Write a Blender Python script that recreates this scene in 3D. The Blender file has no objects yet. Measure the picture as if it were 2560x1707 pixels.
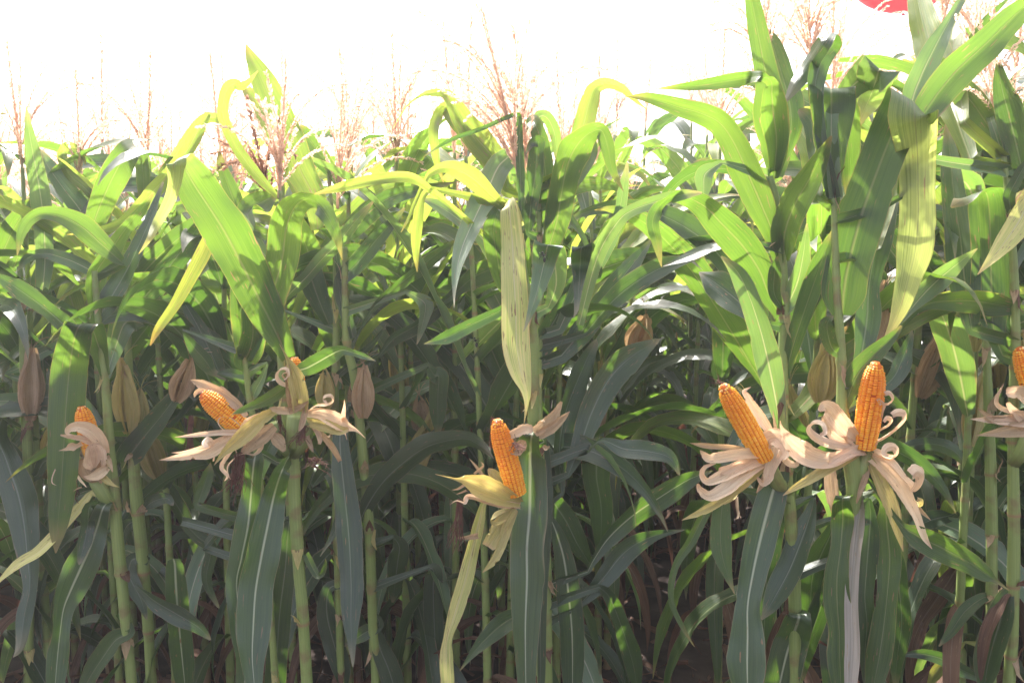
import bpy, math, random
from mathutils import Vector, Matrix, noise
R = math.radians
sc = bpy.context.scene
col = sc.collection
# ---------------------------------------------------------------- camera, sky, sun, exposure
CAMH = 1.6
FPX = 1991.0                       # focal length in photo pixels (28 mm on 36 mm)
PITCH = R(-5.75)
cam = bpy.data.cameras.new('camera'); co = bpy.data.objects.new('camera', cam); col.objects.link(co)
cam.lens = 28; cam.sensor_width = 36; cam.clip_end = 2000; cam.clip_start = 0.02
co.location = (0, 0, CAMH); co.rotation_euler = (R(90) + PITCH, 0, 0)
sc.camera = co
SUN_EL, SUN_AZ = R(52), R(-26)     # azimuth from +Y (view direction), negative = left
sdir = Vector((math.sin(SUN_AZ)*math.cos(SUN_EL), math.cos(SUN_AZ)*math.cos(SUN_EL), math.sin(SUN_EL)))
w = bpy.data.worlds.new('World'); sc.world = w; w.use_nodes = True
nt = w.node_tree
sky = nt.nodes.new('ShaderNodeTexSky'); sky.sky_type = 'NISHITA'; sky.sun_disc = False
sky.sun_elevation = SUN_EL; sky.sun_rotation = SUN_AZ
sky.air_density = 1.0; sky.dust_density = 7.0; sky.ozone_density = 0.6; sky.altitude = 0
hs = nt.nodes.new('ShaderNodeHueSaturation'); hs.inputs['Saturation'].default_value = .55; nt.links.new(sky.outputs[0], hs.inputs['Color'])
nt.links.new(hs.outputs[0], nt.nodes['Background'].inputs[0])
nt.nodes['Background'].inputs[1].default_value = 0.15
sl = bpy.data.lights.new('sun', 'SUN'); sl.energy = 4.2; sl.angle = R(0.9); sl.color = (1, 0.96, 0.91)
so = bpy.data.objects.new('sun', sl); col.objects.link(so)
so.rotation_euler = (-sdir).to_track_quat('-Z', 'Y').to_euler(); so.location = (0, 0, 6)
sc.view_settings.view_transform = 'Standard'; sc.view_settings.look = 'None'
sc.view_settings.exposure = 1.95; sc.view_settings.gamma = 1
sc.render.engine = 'CYCLES'
sc.cycles.use_denoising = True
sc.cycles.max_bounces = 8; sc.cycles.diffuse_bounces = 4; sc.cycles.glossy_bounces = 2
sc.cycles.transmission_bounces = 6; sc.cycles.transparent_max_bounces = 4
sc.cycles.caustics_reflective = False; sc.cycles.caustics_refractive = False
sc.cycles.sample_clamp_indirect = 6
# ---------------------------------------------------------------- helpers
random.seed(11)
cp, sp = math.cos(PITCH), math.sin(PITCH)
TL = {'A': (0, 0, .54847), 'B': (850, 0, .54847), 'C': (1700, 0, .54847), 'D': (0, 847, .54847), 'E': (850, 847, .54847),
      'F': (1700, 847, .54847), 'G': (0, 0, 1.08844), 'H': (380, 860, .25513), 'J': (1080, 980, .319), 'K': (1690, 880, .3317),
      'L': (2150, 0, .1913), 'M': (1100, 0, .2551), 'N': (1600, 1280, .40816), 'O': (90, 980, .1913), 'Q': (1150, 480, .2551)}
CAM = Vector((0, 0, CAMH))
def at(t, x, y, d):
    """where the ray through a survey-tile point meets the vertical plane Y = d; returns point and metres per tile unit there"""
    ox, oy, s = TL[t]
    u = (ox + x*s - 1280)/FPX; v = (853.5 - (oy + y*s))/FPX
    r = Vector((u, cp - v*sp, sp + v*cp))
    k = d/r.y
    return CAM + r*k, s*k/FPX
def tag(o, label=None, cat=None, group=None, kind=None):
    if label: o['label'] = label
    if cat: o['category'] = cat
    if group: o['group'] = group
    if kind: o['kind'] = kind
    return o
def empty(name, loc):
    o = bpy.data.objects.new(name, None); o.location = loc; col.objects.link(o); o.empty_display_size = .1
    return o
def cr(p, n):
    """Catmull-Rom resampling of a list of equal-length tuples"""
    out = []
    m = len(p)
    for i in range(m-1):
        a, b, c, d = p[max(i-1, 0)], p[i], p[i+1], p[min(i+2, m-1)]
        for k in range(n):
            t = k/n; t2 = t*t; t3 = t2*t
            out.append(tuple(.5*(2*b[j] + (c[j]-a[j])*t + (2*a[j]-5*b[j]+4*c[j]-d[j])*t2 + (3*b[j]-a[j]-3*c[j]+d[j])*t3) for j in range(len(a))))
    out.append(tuple(p[-1]))
    return out
class MB:
    def __init__(s): s.v = []; s.f = []; s.uv = []; s.c = []
    def add(s, v, f, uv, c=None):
        o = len(s.v); s.v += v; s.uv += uv; s.c += c or [0.0]*len(v)
        s.f += [tuple(i+o for i in q) for q in f]
    def mesh(s, name, mat, smooth=True):
        me = bpy.data.meshes.new(name); me.from_pydata([tuple(v) for v in s.v], [], s.f)
        ul = me.uv_layers.new(name='UVMap')
        li = [0]*len(me.loops); me.loops.foreach_get('vertex_index', li)
        flat = []
        for i in li: flat += s.uv[i]
        ul.data.foreach_set('uv', flat)
        at_ = me.attributes.new('tone', 'FLOAT', 'POINT'); at_.data.foreach_set('value', s.c)
        me.materials.append(mat)
        if smooth: me.polygons.foreach_set('use_smooth', [True]*len(me.polygons))
        me.update()
        return me
    def build(s, name, mat, parent=None, smooth=True, loc=None):
        if parent is not None and loc is None: loc = parent.location
        if loc is not None:
            L = Vector(loc)
            s.v = [Vector(v) - L for v in s.v]
        o = bpy.data.objects.new(name, s.mesh(name, mat, smooth)); col.objects.link(o)
        if parent is not None: o.parent = parent
        elif loc is not None: o.location = loc
        return o
def ribbon(mb, P, W, S0, roll, fold=.25, cup=0., ruff=.1, seed=0, nc=3, base_clasp=True, tone=0., ragged=0., pleat=0.):
    """leaf blade: spine P, full widths W, side hint vectors S0 (function of index), V-fold, ruffled margins"""
    rnd = random.Random(seed)
    n = len(P); verts = []; uv = []; fc = []
    prevS = None
    ph1, ph2 = rnd.uniform(0, 6), rnd.uniform(0, 6)
    fr = rnd.uniform(9, 16); L = 0
    lens = [0]
    for i in range(1, n): lens.append(lens[-1] + (P[i]-P[i-1]).length)
    tot = max(lens[-1], 1e-6)
    k = 2*nc+1
    for i in range(n):
        T = (P[min(i+1, n-1)] - P[max(i-1, 0)])
        if T.length < 1e-9: T = Vector((0, 0, 1))
        T.normalize()
        h = S0(i, T)
        S = h - T*h.dot(T); q_ = S.length
        if prevS is None:
            j0 = min(n-2, max(2, n//6)); T0 = (P[j0+1]-P[j0-1]).normalized(); h0 = S0(j0, T0)
            S = h0 - T*h0.dot(T)
            S = S.normalized() if S.length > 1e-4 else T.orthogonal().normalized()
        else:
            # carried over a crest the blade keeps its own side direction
            pt = prevS - T*prevS.dot(T)
            pt = pt.normalized() if pt.length > 1e-4 else T.orthogonal().normalized()
            g_ = max(0, min(1, (q_-.45)/.4))*.7
            if q_ > 1e-5 and g_ > 0:
                S = S/q_
                if S.dot(pt) < 0: S = -S
                S = (S*g_ + pt*(1-g_)).normalized()
            else: S = pt
        prevS = S.copy()
        r = roll(i/(n-1)) if callable(roll) else roll
        Sr = Matrix.Rotation(r, 3, T) @ S
        N = T.cross(Sr)
        if N.z < 0 and False: N = -N
        wv = W[i]*.5; s = lens[i]/tot
        fo = fold*(1 + (1.8*max(0, 1 - s*8) if base_clasp else 0))
        for j in range(k):
            q = (j-nc)/nc
            a = abs(q)
            side = ph1 if q > 0 else ph2
            rz = ruff*W[i]*a*a*(math.sin(lens[i]*fr*2.2 + side) + .5*math.sin(lens[i]*fr*5.1 + 2*side))
            off = fo*a*wv + cup*a*a*wv + rz
            if pleat: off += pleat*W[i]*(math.sin(q*7.3+ph1+s*2) + .6*math.sin(q*13+ph2-s*5))*(1-.3*a)*min(1, 3*s+.2)
            wq = wv*q/math.sqrt(1 + (fo*.6+cup*.5)**2)
            if ragged and a > .9: wq *= 1 + ragged*rnd.uniform(-1, .4) - (min(.8, ragged*9)*rnd.random() if rnd.random() < .03 else 0)
            verts.append(P[i] + Sr*wq + N*off)
            uv.append((j/(k-1), s))
    for i in range(n-1):
        for j in range(k-1):
            a = i*k + j
            fc.append((a, a+1, a+k+1, a+k))
    mb.add(verts, fc, uv, [tone(v_) for _, v_ in uv] if callable(tone) else [tone]*len(verts))
def tube(mb, P, Rr, seg=8, tones=None, cap=True):
    n = len(P); verts = []; uv = []; fc = []; tn = []
    ref = Vector((1, 0.2, 0)); L = 0
    for i in range(n):
        T = (P[min(i+1, n-1)] - P[max(i-1, 0)]).normalized()
        X = ref - T*ref.dot(T)
        if X.length < .1: X = T.orthogonal()
        X.normalize(); ref = X; Y = T.cross(X)
        if i: L += (P[i]-P[i-1]).length
        for j in range(seg):
            a = 2*math.pi*j/seg
            verts.append(P[i] + (X*math.cos(a) + Y*math.sin(a))*Rr[i]); uv.append((abs(2*j/seg-1), L)); tn.append(tones[i] if tones else 0)
    for i in range(n-1):
        for j in range(seg):
            fc.append((i*seg+j, i*seg+(j+1) % seg, (i+1)*seg+(j+1) % seg, (i+1)*seg+j))
    if cap:
        fc.append(tuple(range(seg-1, -1, -1))); fc.append(tuple((n-1)*seg+j for j in range(seg)))
    mb.add(verts, fc, uv, tn)
# ---------------------------------------------------------------- materials
def mat_new(name):
    m = bpy.data.materials.new(name); m.use_nodes = True
    n = m.node_tree; n.nodes.clear()
    return m, n, n.nodes, n.links
def ramp(nodes, links, src, stops):
    r = nodes.new('ShaderNodeValToRGB'); e = r.color_ramp.elements
    while len(e) < len(stops): e.new(.5)
    for i, (p, c) in enumerate(stops): e[i].position = p; e[i].color = (c[0], c[1], c[2], 1) if len(c) == 3 else c
    links.new(src, r.inputs[0]); return r
def math_(nodes, links, op, a, b=None, clamp=False):
    m = nodes.new('ShaderNodeMath'); m.operation = op; m.use_clamp = clamp
    for i, x in enumerate((a, b)):
        if x is None: continue
        if isinstance(x, (int, float)): m.inputs[i].default_value = x
        else: links.new(x, m.inputs[i])
    return m.outputs[0]
def mix(nodes, links, f, a, b, typ='MIX'):
    m = nodes.new('ShaderNodeMix'); m.data_type = 'RGBA'; m.blend_type = typ
    if isinstance(f, (int, float)): m.inputs[0].default_value = f
    else: links.new(f, m.inputs[0])
    for i, x in ((6, a), (7, b)):
        if isinstance(x, tuple): m.inputs[i].default_value = (x[0], x[1], x[2], 1)
        else: links.new(x, m.inputs[i])
    return m.outputs[2]
def leaf_mat(name, c1, c2, rib, edge, tr1, tr2, tfac=.45, rough=.42, spec=.5, blot=.25, ribw=.045, streak=1., lesion=(.30, .19, .09)):
    m, n, N, L = mat_new(name)
    out = N.new('ShaderNodeOutputMaterial')
    uvn = N.new('ShaderNodeUVMap'); uvn.uv_map = 'UVMap'
    sx = N.new('ShaderNodeSeparateXYZ'); L.new(uvn.outputs[0], sx.inputs[0])
    oi = N.new('ShaderNodeObjectInfo'); geo = N.new('ShaderNodeNewGeometry')
    u, v = sx.outputs[0], sx.outputs[1]
    au = math_(N, L, 'ABSOLUTE', math_(N, L, 'SUBTRACT', u, .5))
    # fine parallel veins
    cx = N.new('ShaderNodeCombineXYZ')
    L.new(math_(N, L, 'MULTIPLY', u, 34.), cx.inputs[0]); L.new(math_(N, L, 'MULTIPLY', v, 2.2), cx.inputs[1]); L.new(math_(N, L, 'MULTIPLY', oi.outputs['Random'], 50.), cx.inputs[2])
    vn = N.new('ShaderNodeTexNoise'); vn.inputs['Scale'].default_value = 1.; vn.inputs['Detail'].default_value = 3; L.new(cx.outputs[0], vn.inputs[0])
    cx2 = N.new('ShaderNodeCombineXYZ')
    L.new(math_(N, L, 'MULTIPLY', u, 2.4), cx2.inputs[0]); L.new(math_(N, L, 'MULTIPLY', v, 3.), cx2.inputs[1]); L.new(math_(N, L, 'MULTIPLY', oi.outputs['Random'], 91.), cx2.inputs[2])
    bn = N.new('ShaderNodeTexNoise'); bn.inputs['Scale'].default_value = 1.3; bn.inputs['Detail'].default_value = 4; L.new(cx2.outputs[0], bn.inputs[0])
    vfac = math_(N, L, 'ADD', math_(N, L, 'MULTIPLY', math_(N, L, 'SUBTRACT', vn.outputs[0], .5), 1.6*streak), math_(N, L, 'ADD', math_(N, L, 'MULTIPLY', math_(N, L, 'SUBTRACT', bn.outputs[0], .5), 1.6), .5), True)
    base = mix(N, L, vfac, c1, c2)
    trn = mix(N, L, vfac, tr1, tr2)
    # per blade hue drift
    drift = math_(N, L, 'MULTIPLY', oi.outputs['Random'], .3)
    base = mix(N, L, drift, base, (c2[0]*1.15, c2[1]*1.1, c2[2]*.8)); trn = mix(N, L, drift, trn, (tr2[0]*1.15, tr2[1]*1.0, tr2[2]*.8))
    # yellowing and sunlit glow, both painted along a blade by its tone attribute
    ta = N.new('ShaderNodeAttribute'); ta.attribute_name = 'tone'
    tf_ = math_(N, L, 'MULTIPLY', ta.outputs['Fac'], math_(N, L, 'ADD', math_(N, L, 'MULTIPLY', vfac, .7), .45), True)
    base = mix(N, L, tf_, base, (.42, .45, .19)); trn = mix(N, L, tf_, trn, (.50, .56, .12))
    # pale midrib, narrowing to the tip
    rw = math_(N, L, 'MULTIPLY', math_(N, L, 'SUBTRACT', 1.15, v), ribw)
    ribm = math_(N, L, 'SUBTRACT', 1., math_(N, L, 'DIVIDE', au, rw), True)
    ribm = math_(N, L, 'MULTIPLY', math_(N, L, 'POWER', ribm, .5), .9, True)
    base = mix(N, L, ribm, base, rib); trn = mix(N, L, ribm, trn, (rib[0]*.75, rib[1]*.75, rib[2]*.35))
    # tan margins and tip
    tipm = math_(N, L, 'MULTIPLY', math_(N, L, 'SUBTRACT', v, .9), 9., True)
    em = math_(N, L, 'MULTIPLY', math_(N, L, 'SUBTRACT', au, .484), 70., True)
    em2 = math_(N, L, 'MULTIPLY', math_(N, L, 'SUBTRACT', math_(N, L, 'ADD', au, math_(N, L, 'MULTIPLY', bn.outputs[0], .34)), .665), 12., True)
    ed = math_(N, L, 'MAXIMUM', math_(N, L, 'MAXIMUM', math_(N, L, 'MULTIPLY', em, .75), math_(N, L, 'MULTIPLY', em2, .7)), math_(N, L, 'MULTIPLY', tipm, math_(N, L, 'ADD', vn.outputs[0], .2)), True)
    base = mix(N, L, ed, base, edge); trn = mix(N, L, ed, trn, (edge[0]*.9, edge[1]*.75, edge[2]*.4))
    # long narrow lesions and specks
    cx3 = N.new('ShaderNodeCombineXYZ')
    L.new(math_(N, L, 'MULTIPLY', u, 15.), cx3.inputs[0]); L.new(math_(N, L, 'MULTIPLY', v, 13.), cx3.inputs[1]); L.new(math_(N, L, 'MULTIPLY', oi.outputs['Random'], 37.), cx3.inputs[2])
    ln = N.new('ShaderNodeTexNoise'); ln.inputs['Scale'].default_value = 1.; ln.inputs['Detail'].default_value = 2; L.new(cx3.outputs[0], ln.inputs[0])
    les = math_(N, L, 'MULTIPLY', math_(N, L, 'SUBTRACT', ln.outputs[0], .70 - .05*blot), 30., True)
    base = mix(N, L, les, base, lesion); trn = mix(N, L, les, trn, lesion)
    pb = N.new('ShaderNodeBsdfPrincipled'); L.new(base, pb.inputs['Base Color'])
    pb.inputs['Specular IOR Level'].default_value = spec
    rr = math_(N, L, 'ADD', math_(N, L, 'MULTIPLY', bn.outputs[0], .2), rough-.1); L.new(rr, pb.inputs['Roughness'])
    bp = N.new('ShaderNodeBump'); bp.inputs['Strength'].default_value = .75 if 'husk' in name else .4; bp.inputs['Distance'].default_value = .002
    hh = math_(N, L, 'SUBTRACT', math_(N, L, 'ADD', vn.outputs[0], math_(N, L, 'MULTIPLY', bn.outputs[0], 2.)), math_(N, L, 'MULTIPLY', ribm, .8))
    L.new(hh, bp.inputs['Height']); L.new(bp.outputs[0], pb.inputs['Normal'])
    tb = N.new('ShaderNodeBsdfTranslucent'); L.new(trn, tb.inputs[0]); L.new(bp.outputs[0], tb.inputs[1])
    ms = N.new('ShaderNodeMixShader'); ms.inputs[0].default_value = tfac
    L.new(pb.outputs[0], ms.inputs[1]); L.new(tb.outputs[0], ms.inputs[2]); L.new(ms.outputs[0], out.inputs[0])
    return m
MAT = {}
MAT['g'] = leaf_mat('corn leaf green', (.050, .080, .042), (.082, .118, .052), (.28, .31, .15), (.50, .36, .18), (.10, .22, .018), (.18, .31, .03), tfac=.47, rough=.38, ribw=.036, streak=1.3)
MAT['t'] = leaf_mat('corn leaf bluish', (.050, .072, .052), (.068, .094, .062), (.24, .28, .20), (.42, .34, .22), (.06, .16, .012), (.12, .24, .02), tfac=.36, rough=.33, spec=.8, ribw=.04, streak=1.3)
MAT['T'] = leaf_mat('corn leaf with white midrib', (.060, .088, .060), (.085, .120, .075), (.56, .60, .46), (.42, .34, .22), (.08, .19, .012), (.14, .27, .02), tfac=.38, rough=.33, spec=.7, ribw=.06, streak=1.3)
MAT['l'] = leaf_mat('corn leaf lime', (.09, .13, .045), (.16, .20, .06), (.36, .38, .17), (.62, .40, .18), (.23, .38, .04), (.38, .48, .06), tfac=.52, rough=.40, blot=.6, ribw=.036, streak=1.4)
MAT['p'] = leaf_mat('corn leaf pale glint', (.13, .19, .13), (.19, .25, .16), (.55, .55, .42), (.62, .48, .34), (.14, .28, .04), (.22, .36, .05), tfac=.4, rough=.34, spec=.7)  # sun glint on upper blade faces, painted in as a paler base colour
MAT['y'] = leaf_mat('corn leaf yellowing', (.14, .20, .05), (.32, .33, .08), (.45, .42, .18), (.66, .32, .10), (.25, .36, .04), (.46, .43, .06), tfac=.48, rough=.45, blot=1., streak=1.6)
MAT['o'] = leaf_mat('corn leaf tan with green', (.38, .44, .13), (.80, .68, .34), (.72, .66, .42), (.74, .40, .20), (.46, .54, .10), (.66, .62, .16), tfac=.42, rough=.5, streak=2., blot=1.)
MAT['r'] = leaf_mat('corn leaf dead', (.095, .058, .046), (.21, .125, .092), (.26, .17, .13), (.16, .09, .07), (.15, .05, .03), (.26, .10, .05), tfac=.3, rough=.7, spec=.2, streak=1.6)
MAT['m'] = leaf_mat('corn sheath greyed', (.26, .23, .19), (.40, .35, .31), (.44, .40, .36), (.38, .25, .19), (.2, .16, .10), (.28, .22, .14), tfac=.25, rough=.4, ribw=.02, streak=2.2)
MAT['h'] = leaf_mat('husk cream', (.74, .55, .40), (.93, .77, .60), (.86, .68, .50), (.66, .42, .30), (.80, .50, .30), (.9, .62, .40), tfac=.3, rough=.5, spec=.35, ribw=.012, streak=2.4, lesion=(.5, .34, .22))
MAT['k'] = leaf_mat('husk olive', (.42, .38, .14), (.62, .52, .26), (.60, .52, .28), (.66, .44, .30), (.45, .38, .08), (.6, .46, .14), tfac=.3, rough=.5, spec=.35, ribw=.012, streak=2.4, lesion=(.45, .3, .18))
MAT['n'] = leaf_mat('husk pinkish brown', (.42, .29, .19), (.62, .46, .32), (.62, .46, .34), (.42, .27, .19), (.44, .28, .14), (.6, .40, .22), tfac=.3, rough=.6, spec=.25, ribw=.012, streak=2.)
def stalk_mat():
    m, n, N, L = mat_new('corn stalk')
    out = N.new('ShaderNodeOutputMaterial'); pb = N.new('ShaderNodeBsdfPrincipled')
    tc = N.new('ShaderNodeTexCoord'); a = N.new('ShaderNodeAttribute'); a.attribute_name = 'tone'
    uvn = N.new('ShaderNodeUVMap'); uvn.uv_map = 'UVMap'
    mp = N.new('ShaderNodeMapping'); mp.inputs['Scale'].default_value = (14, 3, 1); L.new(uvn.outputs[0], mp.inputs[0])
    ns = N.new('ShaderNodeTexNoise'); ns.inputs['Scale'].default_value = 1; ns.inputs['Detail'].default_value = 4; L.new(mp.outputs[0], ns.inputs[0])
    n2 = N.new('ShaderNodeTexNoise'); n2.inputs['Scale'].default_value = 22; n2.inputs['Detail'].default_value = 5; L.new(tc.outputs['Object'], n2.inputs[0])
    c = mix(N, L, ns.outputs[0], (.16, .225, .07), (.31, .37, .125))
    d1 = math_(N, L, 'MULTIPLY', math_(N, L, 'SUBTRACT', n2.outputs[0], .53), 6., True)
    c = mix(N, L, math_(N, L, 'MULTIPLY', d1, .55), c, (.20, .11, .07))
    t = math_(N, L, 'ADD', a.outputs['Fac'], math_(N, L, 'MULTIPLY', math_(N, L, 'SUBTRACT', n2.outputs[0], .5), .7), True)
    c = mix(N, L, math_(N, L, 'MULTIPLY', a.outputs['Fac'], t), c, (.30, .17, .10))
    L.new(c, pb.inputs['Base Color']); pb.inputs['Roughness'].default_value = .45; pb.inputs['Specular IOR Level'].default_value = .4
    bp = N.new('ShaderNodeBump'); bp.inputs['Strength'].default_value = .4; bp.inputs['Distance'].default_value = .002; L.new(ns.outputs[0], bp.inputs['Height']); L.new(bp.outputs[0], pb.inputs['Normal'])
    L.new(pb.outputs[0], out.inputs[0]); return m
MAT['stalk'] = stalk_mat()
def simple_mat(name, stops, scale=20, rough=.6, trans=None, tf=.3, spec=.3, use_tone=False, bump=0.):
    m, n, N, L = mat_new(name)
    out = N.new('ShaderNodeOutputMaterial'); pb = N.new('ShaderNodeBsdfPrincipled')
    tc = N.new('ShaderNodeTexCoord'); ns = N.new('ShaderNodeTexNoise'); ns.inputs['Scale'].default_value = scale; ns.inputs['Detail'].default_value = 5
    L.new(tc.outputs['Object'], ns.inputs[0])
    src = ns.outputs[0]
    if use_tone:
        a = N.new('ShaderNodeAttribute'); a.attribute_name = 'tone'
        src = math_(N, L, 'ADD', a.outputs['Fac'], math_(N, L, 'MULTIPLY', math_(N, L, 'SUBTRACT', ns.outputs[0], .5), .18))
    r = ramp(N, L, src, stops)
    L.new(r.outputs[0], pb.inputs['Base Color']); pb.inputs['Roughness'].default_value = rough; pb.inputs['Specular IOR Level'].default_value = spec
    if bump:
        bp = N.new('ShaderNodeBump'); bp.inputs['Strength'].default_value = bump; bp.inputs['Distance'].default_value = .01; L.new(ns.outputs[0], bp.inputs['Height']); L.new(bp.outputs[0], pb.inputs['Normal'])
    if trans:
        tb = N.new('ShaderNodeBsdfTranslucent'); tb.inputs[0].default_value = (*trans, 1)
        ms = N.new('ShaderNodeMixShader'); ms.inputs[0].default_value = tf
        L.new(pb.outputs[0], ms.inputs[1]); L.new(tb.outputs[0], ms.inputs[2]); L.new(ms.outputs[0], out.inputs[0])
    else: L.new(pb.outputs[0], out.inputs[0])
    return m
MAT['tassel'] = simple_mat('tassel', [(.3, (.70, .50, .38)), (.7, (.82, .64, .50))], 60, .8, (.90, .68, .54), .5)
MAT['tassel_dark'] = simple_mat('tassel dry', [(.3, (.30, .16, .11)), (.7, (.46, .27, .18))], 60, .8, (.5, .27, .17), .35)
MAT['kernel'] = simple_mat('kernel', [(.0, (.95, .27, .01)), (.2, (.92, .28, .01)), (.42, (1., .47, .03)), (.7, (1., .66, .12)), (.86, (.92, .60, .25)), (1., (.88, .74, .62))], 150, .30, (1., .46, .03), .04, .5, use_tone=True)
MAT['core'] = simple_mat('cob core', [(.4, (.55, .10, .01)), (.7, (.7, .16, .01))], 80, .6)
MAT['silk'] = simple_mat('dried silk', [(.3, (.10, .045, .035)), (.7, (.22, .10, .07))], 60, .7)
MAT['soil'] = simple_mat('soil', [(.3, (.030, .022, .020)), (.55, (.055, .041, .036)), (.8, (.095, .074, .063))], 9, .95, spec=.1, bump=.8)
MAT['red'] = simple_mat('red rubber', [(.3, (.75, .03, .05)), (.7, (.85, .06, .10))], 3, .25, (1., .16, .2), .7, .5)
MAT['black'] = simple_mat('insect black', [(.3, (.012, .012, .012)), (.7, (.05, .045, .04))], 200, .4)
# ---------------------------------------------------------------- ground
def ground():
    xs = [-400, -120, -40, -15] + [-8 + .16*i for i in range(101)] + [15, 40, 120, 400]
    ys = [-300, -80, -20, -5, -1] + [.0 + .16*i for i in range(64)] + [14, 25, 60, 150, 400, 900]
    mb = MB(); v = []
    for y in ys:
        for x in xs:
            z = 0
            if abs(x) < 9 and -.5 < y < 11: z = .05*noise.noise(Vector((x*1.3, y*1.3, 0))) + .03*noise.noise(Vector((x*5, y*5, 3)))
            v.append(Vector((x, y, z-.0)))
    nx = len(xs); f = [(j*nx+i, j*nx+i+1, (j+1)*nx+i+1, (j+1)*nx+i) for j in range(len(ys)-1) for i in range(nx-1)]
    mb.add(v, f, [(p.x, p.y) for p in v])
    tag(mb.build('ground', MAT['soil'], loc=(0, 0, 0)), 'dark bare soil under the corn rows', 'ground', kind='structure')
ground()
# ---------------------------------------------------------------- corn ears and husks
def cob(mb, mbc, base, tip, r, seed=0, rows=14, paletip=.14, chaff=True):
    rnd = random.Random(seed); rows = 16 - 2*(seed % 5 == 0); gaps = [(rnd.uniform(.1, .95), rnd.randrange(rows)) for _ in range(7)]; shade = rnd.uniform(-.08, .08)
    ax = tip - base; Ln = ax.length; T = ax.normalized(); X = T.orthogonal().normalized(); Y = T.cross(X)
    def prof(s): return r*(min(1, .86 + .5*s) if s < .3 else 1)*(math.sqrt(max(0, 1 - max(0, (s-.55)/.47)**2.4)) if s > .55 else 1)
    nk = int(Ln/(.0047)); 
    P = [base + T*Ln*i/20 for i in range(21)]
    tube(mbc, P, [max(.003, prof(i/20)*.84) for i in range(21)], 16)
    bow = X*rnd.uniform(-.004, .004)
    for k in range(nk):
        s = (k+.5)/nk; 
        for q in range(rows):
            a0 = 2*math.pi*(q + (.0))/rows + s*rnd.uniform(.0, .012) + .10*math.sin(s*3+seed)
            rr = prof(s)
            sj = s + rnd.uniform(-.15, .15)/nk
            if s > .93 and rnd.random() < .45: continue
            if any(abs(s-gs) < .012 and q == gq for gs, gq in gaps): continue
            da = math.pi/rows*1.08*(1 if rr > .7*r else .95); dl = Ln/nk*.53*rnd.uniform(.92, 1.05)
            tone = max(0, min(.72, .30 + shade + rnd.uniform(-.12, .12) + .36*(1 - s)))
            if s > 1-paletip: tone = min(1, tone*(1-(s-1+paletip)/paletip) + 1.0*(s-1+paletip)/paletip*rnd.uniform(.6, 1.1))
            hgt = r*.175*rnd.uniform(.85, 1.1)*(rr/r)
            vs = []; kt = []
            g = (-1, -.66, 0, .66, 1)
            for b in g:
                for a in g:
                    m = max(abs(a), abs(b))
                    h = hgt*(1 - (abs(a)**3.2)*.75)*(1 - (abs(b)**3.2)*.75) - (.07*r if m >= 1 else 0)
                    an = a0 + a*da*.95; R_ = rr*.84 + h
                    c_, s_ = math.cos(an), math.sin(an)
                    kt.append(tone*(1 if m < .5 else .72 if m < 1 else 0.) if tone < .75 else tone)
                    vs.append(base + T*(sj*Ln + b*dl*.96) + (X*c_ + Y*s_)*max(R_, .001))
            fs = [(j*5+i, j*5+i+1, (j+1)*5+i+1, (j+1)*5+i) for j in range(4) for i in range(4)]
            mb.add(vs, fs, [(0, 0)]*25, kt)
def parse(s): return [tuple(float(x) for x in p.split(',')) for p in s.split()]
def traced(tile, s, d0, dd, sub=6, pw=1.):
    """traced spine: world points, widths; a 4th number per point is an explicit depth offset"""
    raw = parse(s); pts = []
    n = len(raw)
    acc = [0]
    for i in range(1, n): acc.append(acc[-1] + math.hypot(raw[i][0]-raw[i-1][0], raw[i][1]-raw[i-1][1]))
    for i, q in enumerate(raw):
        off = q[3] if len(q) > 3 else dd*(acc[i]/acc[-1])**pw
        p, k = at(tile, q[0], q[1], d0 + off)
        pts.append((p.x, p.y, p.z, q[2]*k))
    pts = cr(pts, sub)
    return [Vector(p[:3]) for p in pts], [max(.0006, p[3]) for p in pts]
def view_side(P):
    def f(i, T):
        V = (P[i] - CAM).normalized(); return T.cross(V)
    return f
def curl_side(P):
    mid = P[len(P)//2]; V = (mid - CAM).normalized(); up = Vector((0, 0, 1)); X = V.cross(up).normalized()
    ax = (V*.72 + X*.35 + up*.45).normalized()
    return lambda i, T: ax
def strip(parent, tile, m, d0, dd, s, cup=.5, seed=0, curl=False, roll=0., name='husk_leaf', ruff=.06, ragged=.06):
    P, W = traced(tile, s, d0, dd)
    mb = MB()
    ribbon(mb, P, W, curl_side(P) if curl else view_side(P), roll, fold=.0, cup=cup, ruff=ruff, seed=seed, nc=7, base_clasp=False, ragged=ragged, pleat=.035)
    loc = plant_loc(parent)
    o = mb.build(name, MAT[m], None, loc=loc)
    o.location = (0, 0, 0); o.parent = parent
    return o
def plant_loc(o):
    L = Vector(o.location); p = o.parent
    while p is not None: L += Vector(p.location); p = p.parent
    return L
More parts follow.
